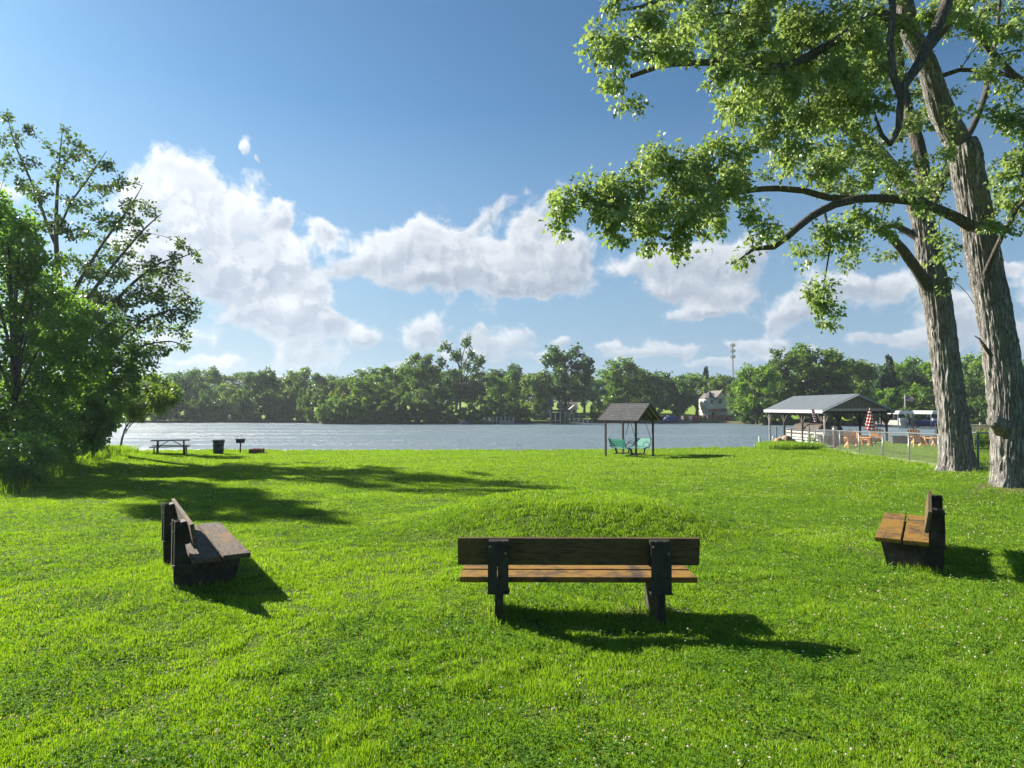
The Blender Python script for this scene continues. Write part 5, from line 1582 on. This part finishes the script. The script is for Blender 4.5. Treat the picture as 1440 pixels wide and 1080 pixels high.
# ------------------------------------------------------------------ far bank trees: a few grown kinds, each copied with its wood
def proto(kind, seed):
    global rng
    rng = np.random.default_rng(100 + seed)
    H = 1.0
    limbs = [([(0, 0, -.05), (rng.normal(0, .01), rng.normal(0, .01), .25), (rng.normal(0, .02), rng.normal(0, .02), .55), (rng.normal(0, .03), 0, .85)], [.018, .014, .009, .003])]
    cl = []
    if kind == 'round':
        nb, z0, W = 16, .22, .34
    elif kind == 'open':
        nb, z0, W = 20, .36, .33
    elif kind == 'tallopen':
        nb, z0, W = 18, .34, .22
    elif kind == 'bush':
        nb, z0, W = 12, .12, .55
    elif kind == 'bare':
        nb, z0, W = 13, .45, .34
    if kind == 'spruce':
        T = []
        for i in range(26):
            z = .08 + .9 * i / 26; r = .20 * (1 - i / 26) ** .85 + .01
            for k in range(int(5 + 16 * (1 - i / 26))):
                a = rng.random() * 6.28; q = r * (.6 + .45 * rng.random())
                T.append((q * math.cos(a), q * math.sin(a), z - .25 * q + rng.normal(0, .008)))
        T = np.array(T)
        lim, tp, tr = grow([([(0, 0, -.03), (0, 0, .5), (0, 0, .99)], [.014, .009, .002])], T, step=.05, tipr=.0006, rmax=.003)
        v, f, tn = leaves_on(tp, 20, .030, LEAF_QUAD, .012, .35, .95, .6)
    else:
        for i in range(nb):
            a = i * 2.4 + rng.normal(0, .3); u = (i + .5) / nb
            z = z0 + (0.93 - z0) * u + rng.normal(0, .03)
            env = math.sin(math.pi * min(1, max(.08, (z - z0 * .6) / (1.02 - z0 * .6)))) ** .6
            r = W * env * (.35 + .65 * rng.random() ** .5)
            c = np.array([r * math.cos(a), r * math.sin(a), z])
            cr = (.115 if kind in ('round', 'bush') else .105) * (.6 + .8 * rng.random())
            if kind == 'bare': cr *= .75
            cl.append((c, cr))
            sz = max(.12, z - .10 - r * .8)
            limbs.append(([(0, 0, sz), tuple(c * np.array([.5, .5, 0]) + np.array([0, 0, sz * .45 + z * .55])), tuple(c)], [.008, .006, .0015]))
            if kind == 'bare':   # long bare tips
                tip = c * np.array([1.25, 1.25, 1.0]) + np.array([0, 0, .10])
                limbs.append(([tuple(c), tuple((c + tip) / 2 + rng.normal(0, .01, 3)), tuple(tip)], [.004, .0025, .001]))
                tip = c * np.array([1.05, 1.25, 1.0]) + np.array([0.05, 0, .08])
                limbs.append(([tuple(c), tuple(tip)], [.003, .001]))
        if kind in ('round', 'bush'):
            for i in range(6):
                c = np.array([rng.normal(0, W * .25), rng.normal(0, W * .25), z0 + (.8 - z0) * rng.random()]); cl.append((c, .16))
        if kind == 'round':
            for i in range(5):
                a = rng.random() * 6.28; cl.append((np.array([W * .7 * math.cos(a), W * .7 * math.sin(a), .2 + .12 * rng.random()]), .11))
        T = np.concatenate([ell(c, (cr, cr, cr * .8), {'round': 15, 'bush': 17, 'open': 17, 'tallopen': 15, 'bare': 12}[kind], .1) for c, cr in cl])
        lim, tp, tr = grow(limbs, T, step=.045, tipr=.0009, rmax=.006)
        v, f, tn = leaves_on(tp, {'round': 21, 'bush': 19, 'open': 19, 'tallopen': 19, 'bare': 10}[kind], .024 if kind != 'bush' else .032, LEAF_QUAD, .030, .15, .95, .55, .45)
    vs, fs = [], []; bse = 0
    for k, (ps, rs, sd_) in enumerate((([p for p, r in lim], [r for p, r in lim], 6), (tp, tr, 3))):
        a, b_ = tubes(ps, rs, sd_); vs.append(a); fs.append(b_ + bse); bse += len(a)
    return (np.concatenate(vs), np.concatenate(fs)), (v, f, tn)


PROTO = {}
for kd, cnt in (('round', 4), ('open', 3), ('tallopen', 2), ('bush', 3), ('bare', 1), ('spruce', 1)):
    for s in range(cnt):
        PROTO[(kd, s)] = proto(kd, hash_ := (len(PROTO) * 7 + s))
MESHES = {}


def far_tree(kind, v, px, top, w, mat, label, D=None, name=None, group='trees along the far bank', base_z=None, cat='tree', tr=None):
    """top: photo row of the crown top; w: crown width in photo pixels"""
    D = D or (float(np.interp(px, SH_PX, SH_D)) + 6)
    x = (px - 720) / F * D
    gzv = gz(x, D) - .1
    H = P(px, top, D).z - gzv
    key = (kind, v, mat.name)
    if key not in MESHES:
        (tv, tf), (lv, lf, tn) = PROTO[(kind, v)]
        r0 = empty(name or 'far_tree', (0, 0, 0))
        a = np_mesh('trunk', tv, tf, M['bark_mid'], r0)
        b_ = np_mesh('crown', lv, lf, mat, r0, tint=tn)
        MESHES[key] = (a.data, b_.data)
        root, ta, cb = r0, a, b_
    else:
        root = empty(name or 'far_tree', (0, 0, 0))
        ta = bpy.data.objects.new('trunk', MESHES[key][0]); cb = bpy.data.objects.new('crown', MESHES[key][1])
        for o in (ta, cb): col.objects.link(o); o.parent = root
    protoW = {'round': .80, 'open': .74, 'tallopen': .52, 'bush': 1.25, 'bare': .86, 'spruce': .40}[kind]
    W = w / F * D
    root.location = (x, D, gzv)
    root.scale = (W / protoW, W / protoW, H)
    root.rotation_euler = (0, 0, random.random() * 6.28)
    return tag(root, label, cat, group)


far = M
FT = [
    # kind, variant, px, top, width, material index, depth, label
    ('round', 0, 262, 520, 62, 2, 160, 'leafy tree furthest left of the far bank, rising just right of the near thicket'),
    ('round', 1, 318, 540, 60, 3, 158, 'pale rounded tree left of the dense round-topped one on the left far bank'),
    ('round', 2, 366, 514, 66, 2, 155, 'dense round-topped dark tree tallest of the left far bank'),
    ('open', 0, 424, 518, 62, 3, 165, 'airy light crowned tree right of the round-topped one on the left far bank'),
    ('round', 3, 470, 536, 50, 0, 170, 'medium tree standing back between the left bank and the bright bushes'),
    ('round', 1, 512, 530, 62, 1, 140, 'bright green tree at the left end of the middle bank'),
    ('open', 1, 556, 512, 60, 0, 150, 'loose crowned tree left of the sparse tall one'),
    ('tallopen', 0, 592, 497, 52, 0, 144, 'slim tree left of the half-bare tree'),
    ('bare', 0, 648, 473, 96, 2, 146, 'tallest half-bare tree with dead upper branches in the middle of the far bank'),
    ('round', 2, 545, 545, 60, 1, 138, 'low bright tree in front of the loose crowned one'),
    ('round', 3, 612, 540, 64, 0, 137, 'rounded tree in front of the half-bare tree'),
    ('round', 0, 700, 528, 58, 0, 146, 'rounded tree right of the half-bare tree'),
    ('round', 1, 724, 512, 46, 2, 158, 'dark tree standing back between half-bare tree and the big spreading tree'),
    ('round', 2, 752, 520, 50, 3, 150, 'grey-green tree just left of the big spreading tree'),
    ('open', 2, 795, 488, 84, 2, 152, 'big spreading tree with a visible trunk above the dark boat pavilion'),
    ('bush', 0, 836, 540, 40, 2, 146, 'dark dense bushy tree right of the boat pavilion'),
    ('tallopen', 1, 872, 505, 58, 0, 156, 'tall open tree behind the swing roof'),
    ('round', 0, 908, 520, 58, 0, 160, 'wide low-topped tree right of the swing roof'),
    ('round', 3, 950, 524, 56, 2, 150, 'dense dark tree between the swing roof and the cream house'),
    ('spruce', 0, 993, 514, 22, 5, 176, 'small dark spruce behind the cream house'),
    ('round', 1, 1012, 528, 60, 3, 172, 'pale tree behind the cream house'),
    ('round', 2, 1064, 508, 74, 1, 128, 'big bright tree hiding the right side of the cream house'),
    ('round', 0, 1040, 528, 40, 0, 138, 'narrow tree leaning over the cream house'),
    ('round', 3, 1108, 492, 70, 0, 134, 'dark tree left of the largest crown over the boathouse'),
    ('open', 1, 1150, 486, 112, 1, 136, 'largest broad crowned tree above the boathouse roof'),
    ('round', 1, 1162, 520, 80, 0, 130, 'lower dark tree right behind the boathouse ridge'),
    ('round', 2, 1208, 500, 58, 3, 140, 'grey-green tree right of the boathouse'),
    ('spruce', 0, 1251, 498, 34, 5, 134, 'tall dark spruce right of the boathouse'),
    ('open', 0, 1287, 504, 70, 1, 146, 'pale feathery tree right of the spruce'),
    ('round', 0, 1245, 545, 48, 1, 122, 'small bright tree in front of the spruce'),
    ('round', 3, 1300, 545, 60, 0, 122, 'dark tree behind the flagpole'),
    ('open', 2, 1374, 500, 60, 3, 140, 'pale tree seen between the two maple trunks'),
    ('round', 1, 1366, 530, 56, 0, 126, 'dark tree seen low between the two maple trunks'),
    ('round', 2, 1432, 502, 60, 1, 140, 'tree on the far bank right of the near maple'),
    ('round', 0, 1470, 530, 70, 0, 128, 'shorter tree on the far bank beyond the right edge'),
]
for (k, v, px, top, w, mi, D, lab) in FT:
    nm = {'spruce': 'spruce_tree', 'bush': 'bushy_tree', 'bare': 'half_bare_tree'}.get(k, 'leafy_far_tree')
    far_tree(k, v, px, top, w, M['spruce'] if mi == 5 else M['far%d' % mi], lab, D, nm)
# second row and off-frame continuation
rr2 = random.Random(12)
for i in range(62):
    px = -260 + i * 31 + rr2.uniform(-12, 12)
    D = float(np.interp(px, SH_PX, SH_D)) + rr2.uniform(28, 50)
    top = 526 + rr2.uniform(-6, 10) - (8 if px > 1050 else 0)
    kb, nb_ = rr2.choice((('round', 4), ('round', 4), ('open', 3), ('tallopen', 2)))
    far_tree(kb, rr2.randrange(nb_), px, top + (-4 if kb != 'round' else 0), rr2.uniform(54, 74), M['far%d' % rr2.choice((0, 0, 2, 3))], 'back row tree filling the gaps behind the far bank trees', D, 'background_tree', 'back row trees filling gaps on the far bank')

# undergrowth at the waterline: one mass
Vs, Fs, Tn = [], [], []; bse = 0
GAPS = [(748, 832), (915, 1040), (1240, 1275), (1285, 1330)]
mats_u = []
px = -200.0
rr3 = random.Random(3)
while px < 1560:
    wpx = rr3.uniform(22, 40)
    gap = any(a < px < b_ for a, b_ in GAPS)
    D = float(np.interp(px, SH_PX, SH_D)) + rr3.uniform(2.5, 5) + (10 if gap else 0)
    x = (px - 720) / F * D
    (tv, tf), (lv, lf, tn) = PROTO[('bush', rr3.randrange(3))]
    Hh = rr3.uniform(3.0, 5.4) if px < 480 else (rr3.uniform(3.0, 6.0) if not gap else rr3.uniform(1.2, 2.0))
    if 200 < px < 450: Hh = rr3.uniform(5.0, 8.0)
    W = wpx / F * D / 1.25 * 1.2
    a = rr3.random() * 6.28; ca, sa = math.cos(a), math.sin(a)
    v = lv * np.array([W, W, Hh]); v = np.stack([v[:, 0] * ca - v[:, 1] * sa, v[:, 0] * sa + v[:, 1] * ca, v[:, 2]], 1) + np.array([x, D, gz(x, D) - .25])
    Vs.append(v); Fs.append(lf + bse); bse += len(v); Tn.append(np.clip(tn * .7 + rr3.uniform(-.1, .35), 0, .95))
    px += wpx * (.42 if not gap else .9)
tag(np_mesh('undergrowth', np.concatenate(Vs), np.concatenate(Fs), mat_leaf('leaf_undergrowth', (.055, .11, .035), (.16, .26, .06), trans=.42), tint=np.concatenate(Tn)), 'mass of low brush along the far waterline', 'undergrowth', kind='stuff')
for i, (px, top, w, lab) in enumerate(((478, 556, 46, 'bright yellow-green bush at the waterline, left of its pair'), (455, 563, 30, 'small bright bush leftmost at the middle bank waterline'), (508, 560, 44, 'bright bush right of its yellow-green neighbour at the waterline'), (474, 545, 26, 'yellowish bush standing back on the left far bank'))):
    far_tree('bush', i % 3, px, top, w, M['far4'] if i == 3 else M['far1'], lab, 133 + (16 if i == 3 else 0), 'waterline_bush', 'bright bushes on the middle bank', cat='bush')

# ------------------------------------------------------------------ cream turreted house
HD = 150.0
s = HD / F
hp = P(1008, 594, HD); hz = gz(hp.x, HD) - .1
hs = empty('turreted_house', (hp.x, HD, hz), R(6), 'cream two storey house with a pointed corner turret beside the big bright tree', 'house')
def zz(py): return P(1008, py, HD).z - hz
X = lambda px: (px - 1008) * s
q = MB(); q.box((X(1015), 3.0, zz(578) + (zz(561) - zz(594)) / 2 - (zz(578) - 0) * 0 - 1.2), (X(1030) - X(1001), 6, (zz(560))), None)
q.v = []; q.f = []
top = zz(561)
q.box((X(1014), 3.2, top / 2), (X(1030) - X(998), 6.4, top)); q.build('wall', M['siding'], hs)
q = MB(); q.prism([(X(1006), top - .02), (X(1025), top - .02), (X(1015.5), zz(551))], 1, -.15, 4); q.build('gable', M['siding'], hs)
for sg in (-1, 1):
    q = MB(); a = (X(1015.5), zz(550)); e = (X(1015.5) + sg * 11 * s, top - .35)
    q.prism([a, e, (e[0], e[1] + .2), (a[0], a[1] + .2)], 1, -.5, 6.6); q.build('roof', M['shingle_far'], hs)
q = MB(); q.prism([(-.3, top), (6.6, top), (3.2, zz(552))], 0, X(998), X(1031)); q.build('main_roof', M['shingle_far'], hs)
# turret: half-octagon with pyramid roof
tc_ = X(997.5); tr_ = 7.0 * s; oc = [(tc_ + tr_ * math.cos(t), .4 + tr_ * math.sin(t)) for t in np.arange(8) * math.pi / 4 + math.pi / 8]
q = MB(); q.prism(oc, 2, zz(573), zz(559.5)); tw = q.build('turret', M['siding'], hs)
q = MB(); oc2 = [(tc_ + (x - tc_) * 1.2, .4 + (y - .4) * 1.2, zz(560)) for x, y in oc] + [(tc_ + .3, .4, zz(549))]
q.add(oc2, [(i, (i + 1) % 8, 8) for i in range(8)] + [tuple(range(8))]); q.build('turret_roof', M['shingle_far'], tw)
q = MB(); q.box((X(1000), .3, zz(573) / 2), (X(1008) - X(993), 3.0, zz(573))); q.build('lower_wall', M['siding'], hs)
def win(px, py, wpx, hpx, y, parent=hs):
    q = MB(); x = X(px); z = zz(py); w = wpx * s; h = hpx * s
    q.box((x, y, z + h / 2 + .06), (w + .24, .12, .12)); q.box((x, y, z - h / 2 - .06), (w + .24, .12, .12)); q.box((x - w / 2 - .06, y, z), (.12, .12, h)); q.box((x + w / 2 + .06, y, z), (.12, .12, h)); q.box((x, y - .02, z), (.08, .12, h))
    o = q.build('window', M['white'], parent)
    q = MB(); q.box((x, y - .035, z), (w, .03, h)); q.build('pane', M['glass'], o)
win(999.2, 565, 3.6, 5, -.66); win(993.0, 565, 1.8, 4, -.2); win(1012.3, 565, 5.0, 4.4, -.22); win(1018, 576.5, 7.5, 4.6, -.08)
q = MB(); q.prism([(X(1008), zz(562) ), (X(1016.5), zz(562)), (X(1012.3), zz(560.0))], 1, -.24, -.12); q.build('arch_trim', M['stone_dark'], hs)
q = MB(); q.prism([(-2.4, zz(577.5)), (-.9, zz(577.5)), (-.9, zz(574.5))], 0, X(993), X(1009)); q.build('porch_roof', M['red'], hs)
for px in (994, 1000, 1007): q = MB(); q.bar((X(px), -2.2, 0), (X(px), -2.2, zz(577.5)), .18, .18); q.build('porch_post', M['white'], hs)
q = MB(); q.box((X(1000), -.98 - .25, zz(583)), (4.5 * s, .06, 9 * s)); q.build('door', M['glass'], hs)

# red railing on the bank + garden chairs
dk = empty('red_railing', (P(985, 590, 146).x, 146, gz(P(985, 590, 146).x, 146)), 0, 'long low red wooden railing left of and in front of the cream house', 'railing')
w0, w1 = (952 - 985) * 146 / F, (1027 - 985) * 146 / F
for k in range(14):
    x = w0 + (w1 - w0) * k / 13; q = MB(); q.bar((x, 0, 0), (x, 0, 1.25), .14, .14); q.build('post', M['red'], dk)
for z in (.35, .65, .95, 1.2):
    q = MB(); q.bar((w0, -.09, z), (w1, -.09, z), .05, .16); q.build('rail', M['red'], dk)


def simple_chair(px, py, D, mat, label, group='lawn chairs on the far bank'):
    x = (px - 720) / F * D
    r_ = empty('lawn_chair', (x, D, gz(x, D)), rr2.uniform(2, 4), label, 'chair', group)
    q = MB(); q.box((0, 0, .45), (.7, .7, .10)); q.build('seat', mat, r_)
    q = MB(); q.box((0, -.36, .85), (.7, .09, .85), (R(-14), 0, 0)); q.build('backrest', mat, r_)
    q = MB()
    for a in (-1, 1):
        for b_ in (-1, 1): q.bar((a * .3, b_ * .3, 0), (a * .3, b_ * .3, .42), .07, .07)
        q.box((a * .36, 0, .66), (.09, .7, .06))
    q.build('frame', mat, r_)


for px, mt, lab in ((958, 'white', 'white lawn chair left of the red railing'), (971, 'white', 'white lawn chair in front of the red railing, left of the red one'), (976, 'red', 'orange-red lawn chair in front of the railing'), (899, 'white', 'pale lawn chair seen under the swing roof'), (938, 'white', 'pale lawn chair beside the blue tarp')):
    simple_chair(px, 594, 142.5, M[mt], lab)
q = MB(); q.prism([(-1.8, 0), (1.8, 0), (1.3, 1.1), (-1.2, .9)], 1, -.8, .8); o = q.build('covered_dinghy', M['navy'], None, bevel=.1)
xx = (943 - 720) / F * 143; o.location = (xx, 143, gz(xx, 143)); tag(o, 'blue tarpaulin covered dinghy on the far lawn', 'dinghy')

# ------------------------------------------------------------------ dark boat pavilion, white houses behind it, white-posted dock
PD = 137.0
def PX(px): return (px - 720) / F * PD
pv = empty('boat_pavilion', (PX(786), PD - 3, WATER), 0, 'dark flat roofed boat pavilion with pale posts over the water', 'pavilion')
w = (808 - 764) / F * PD
q = MB(); q.box((0, 1.5, 2.75), (w * .62, 5, .45)); q.build('roof', M['stone_dark'], pv)
for k in range(5):
    x = -w * .30 + k * w * .15; q = MB(); q.bar((x, -.8, -1.5), (x, -.8, 2.6), .2, .2); q.build('post', M['pile'], pv)
q = MB(); q.box((w * .1, 1, .55), (w * .9, 4.5, .2)); q.build('deck', M['post_brown'], pv)
q = MB(); q.box((-.3, 2.8, 1.5), (w * .45, .1, 1.6)); q.build('back_screen', M['stone_dark'], pv)
for k in range(5):
    x = w * .28 + k * .95; q = MB(); q.bar((x, -1, .2), (x, -1, 1.3), .22, .22); q.build('mooring_post', M['white'], pv)
q = MB(); q.prism([(w * .30, 3.0), (w * .62, 3.0), (w * .46, 3.9)], 1, 1, 4); q.build('awning', M['gable_trim'], pv)


def plain_house(px, py_base, top, eave, wpx, D, label, wallm, cat='house', dz=0):
    x = (px - 720) / F * D; g0 = gz(x, D)
    r_ = empty('far_house', (x, D, g0), 0, label, cat, None)
    W = wpx / F * D; ez_ = P(px, eave, D).z - g0; tz = P(px, top, D).z - g0
    q = MB(); q.box((0, 3, ez_ / 2), (W, 6, ez_)); q.build('wall', wallm, r_)
    q = MB(); q.prism([(-.5, ez_), (6.5, ez_), (3, tz)], 0, -W / 2 - .4, W / 2 + .4); q.build('roof', M['shingle_far'], r_)
    q = MB(); q.prism([(-W * .2, ez_ - .02), (W * .2, ez_ - .02), (0, tz - .1)], 1, -.25, 3); q.build('gable', wallm, r_)
    for k in (-.33, 0, .33):
        q = MB(); q.box((k * W, -.05, ez_ * .62), (W * .16, .1, 1.5)); o = q.build('window', M['white'], r_)
        q = MB(); q.box((k * W, -.09, ez_ * .62), (W * .12, .06, 1.25)); q.build('pane', M['glass'], o)
    return r_


plain_house(768, 590, 562, 572, 18, 166, 'small white house left of the spreading tree trunk', M['white'])
plain_house(799, 590, 565, 574, 24, 164, 'low white house right of the spreading tree trunk', M['white'])
plain_house(1078, 590, 575, 580, 16, 168, 'white cottage between the bright tree and boathouse', M['white'])
plain_house(1318, 590, 560, 566, 22, 150, 'grey house half hidden by the left maple trunk', M['brown_siding'])
plain_house(1374, 590, 566, 570, 18, 170, 'white house on the slope between the maple trunks', M['white'])

dkk = empty('white_post_dock', (PX(699), 136.2, WATER), 0, 'long low dock with a row of white posts left of the dark pavilion', 'dock')
q = MB(); w = (722 - 676) / F * 136; q.box((0, .8, .62), (w, 1.8, .16)); q.build('deck', M['pile'], dkk)
for k in range(9):
    x = -w / 2 + w * k / 8; q = MB(); q.bar((x, -.1, -.8), (x, -.1, 1.45), .2, .2); q.build('post', M['white'], dkk)
def small_boat(px, D, L, label, rz=0, z=0.0, mat='boat_white'):
    x = (px - 720) / F * D
    r_ = empty('small_boat', (x, D, WATER), rz, label, 'boat', None)
    q = MB(); q.add([(-L / 2, -.7, .5), (L * .3, -.75, .55), (L / 2, 0, .65), (L * .3, .75, .55), (-L / 2, .7, .5), (-L / 2, -.45, -.1), (L * .28, -.4, -.1), (L * .42, 0, 0), (L * .28, .4, -.1), (-L / 2, .45, -.1)],
                [(0, 1, 6, 5), (1, 2, 7, 6), (2, 3, 8, 7), (3, 4, 9, 8), (4, 0, 5, 9), (0, 4, 3, 2, 1), (5, 6, 7, 8, 9)])
    q.build('hull', M[mat], r_)
    q = MB(); q.box((-L * .1, 0, .65), (L * .3, 1.1, .22)); q.build('bench_seat', M['gable_trim'], r_, bevel=.03)
    q = MB(); q.box((-L / 2 - .12, 0, .5), (.3, .3, .8)); q.build('outboard_motor', M['iron'], r_, bevel=.04)
small_boat(712, 133.5, 3.2, 'small white boat floating at the end of the white-posted dock')
small_boat(653, 130.5, 2.4, 'tiny grey skiff under the middle bank trees', R(20), mat='aluminium')

# ------------------------------------------------------------------ right far bank: two canopy boat lifts, flag, docks, tower
def canopy_lift(px, D, wpx, label, boatm, dark=False):
    x = (px - 720) / F * D; W = wpx / F * D
    r_ = empty('canopy_boat_lift', (x, D, WATER), 0, label, 'boat lift', None)
    z1 = P(px, 577.5, D).z - WATER; z0 = P(px, 582, D).z - WATER
    q = MB(); q.prism([(-W / 2, z0), (W / 2, z0), (W * .44, z1 - .05), (W * .2, z1), (-W * .2, z1), (-W * .44, z1 - .05)], 1, -2.8, 3); q.build('canopy', M['white'], r_)
    for a in (-1, 1):
        for yy in (-2.5, 2.7):
            q = MB(); q.bar((a * W * .46, yy, -1), (a * W * .46, yy, z0), .12, .12); q.build('post', M['metal'], r_)
    b = empty('moored_boat', (x, D, WATER), 0, ('boat resting under the left canopy near the flagpole' if px < 1280 else 'boat resting under the right canopy beside the maple trunk'), 'boat', None)
    q = MB(); q.prism([(-W * .38, 1.25), (-W * .30, .45), (0, .25), (W * .30, .45), (W * .38, 1.25)], 1, -2.6, 2.4); q.build('hull', boatm, b, bevel=.04)
    q = MB(); q.box((0, -1.9, 1.42), (W * .62, .6, .4)); q.build('seat', M['white'], b, bevel=.05)
    q = MB(); q.box((0, -.2, 1.62), (W * .55, .08, .6), (R(25), 0, 0)); q.build('windscreen', M['glass'], b)
    q = MB(); q.box((W * .12, -2.85, 1.05), (.45, .5, 1.0)); q.build('outboard_motor', M['iron'], b, bevel=.05)
canopy_lift(1260, 109, 22, 'left white canopy boat lift across the river, near the flagpole', M['boat_white'])
canopy_lift(1307, 107, 26, 'right white canopy boat lift beside the left maple trunk', M['navy'])
bpy.data.objects  # noqa
for (px, wpx, D, lab) in ((1277, 16, 110, 'short grey dock between the two canopy lifts'), (1372, 34, 104, 'long pale dock seen between the maple trunks'), (1228, 18, 112, 'low dock behind the striped umbrella')):
    x = (px - 720) / F * D; W = wpx / F * D
    r_ = empty('far_dock', (x, D, WATER), 0, lab, 'dock', None)
    q = MB(); q.box((0, 0, .55), (W, 1.6, .15)); q.build('deck', M['pile'], r_)
    for k in range(3): q = MB(); q.bar((-W / 2 + W * k / 2, -.85, -1), (-W / 2 + W * k / 2, -.85, 1.0), .16, .16); q.build('post', M['pile'], r_)
fpD = 118; xx = (1272.5 - 720) / F * fpD; g0 = gz(xx, fpD)
fl = empty('flagpole', (xx, fpD, g0), 0, 'white flagpole flying a flag right of the left canopy lift', 'flagpole')
zt = P(1272, 556, fpD).z - g0
q = MB(); q.cyl((0, 0, 0), (0, 0, zt), .07, n=8); q.build('pole', M['white'], fl)
q = MB(); q.tube([(0, 0, zt), (0, 0, zt + .12), (0, 0, zt + .2)], [.06, .12, .02], 8); q.build('finial', M['gable_trim'], fl)
m, nt, b, out = new_mat('flag_cloth')
t = nn(nt, 'ShaderNodeTexCoord'); s_ = nn(nt, 'ShaderNodeSeparateXYZ'); nt.links.new(t.outputs['Object'], s_.inputs[0])
f_ = mth(nt, 'FRACT', mth(nt, 'MULTIPLY', s_.outputs[2], 6.5 / .78))
cc = mixc(nt, mth(nt, 'GREATER_THAN', f_, .5), (.75, .73, .72, 1), (.5, .03, .05, 1))
can = mth(nt, 'MULTIPLY', mth(nt, 'LESS_THAN', s_.outputs[0], .62), mth(nt, 'GREATER_THAN', s_.outputs[2], .36))
nt.links.new(mixc(nt, can, cc, (.03, .05, .22, 1)), b.inputs['Base Color']); b.inputs['Roughness'].default_value = .8
M['flag'] = m
q = MB(); n_ = 12; vs = []; fs = []
for i in range(n_ + 1):
    for z in (0, .78): vs.append((1.4 * i / n_, .10 * math.sin(i * .9), z - .012 * i))
for i in range(n_): fs.append((2 * i, 2 * i + 2, 2 * i + 3, 2 * i + 1))
q.add(vs, fs)
flag = q.build('flag', m, None, smooth=True); flag.location = (xx + .08, fpD, g0 + zt - 1.0); tag(flag, 'striped flag with a blue canton flying from the flagpole', 'flag')
bpy.data.objects['flag'].parent = None
md = flag.modifiers.new('cloth_thickness', 'SOLIDIFY'); md.thickness = .01

TD = 420.0; xx = (1031 - 720) / F * TD
tw = empty('cell_tower', (xx, TD, -.5), 0, 'slender grey antenna mast rising above the trees', 'tower')
zt = P(1031, 483, TD).z + .5
q = MB(); q.tube([(0, 0, 0), (0, 0, zt)], [.65, .40], 10); q.build('mast', M['tower'], tw)
for z in (zt - 1.5, zt - 5.2, zt - 9.0):
    q = MB(); q.tube([(0, 0, z - .12), (0, 0, z + .12)], [1.5, 1.5], 12)
    for k in range(9):
        a = k * 2 * math.pi / 9; q.box((1.5 * math.cos(a), 1.5 * math.sin(a), z + .3), (.45, .45, 2.0))
    q.build('antenna_ring', M['tower'], tw)

# ------------------------------------------------------------------ lawn cover
rng = np.random.default_rng(5)
if not QUICK:
    blades()
    clover()

# ------------------------------------------------------------------ haze
if HAZE > 0:
    q = MB(); q.box((0, 450, 28), (2400, 1100, 70))
    m = bpy.data.materials.new('haze_air'); m.use_nodes = True; nt = m.node_tree; nt.nodes.clear()
    out = nn(nt, 'ShaderNodeOutputMaterial'); pvn = nn(nt, 'ShaderNodeVolumePrincipled')
    pvn.inputs['Color'].default_value = (.80, .88, 1.0, 1); pvn.inputs['Density'].default_value = HAZE; pvn.inputs['Anisotropy'].default_value = .3
    nt.links.new(pvn.outputs[0], out.inputs['Volume'])
    hz_ = q.build('haze', m, None); tag(hz_, kind='stuff')
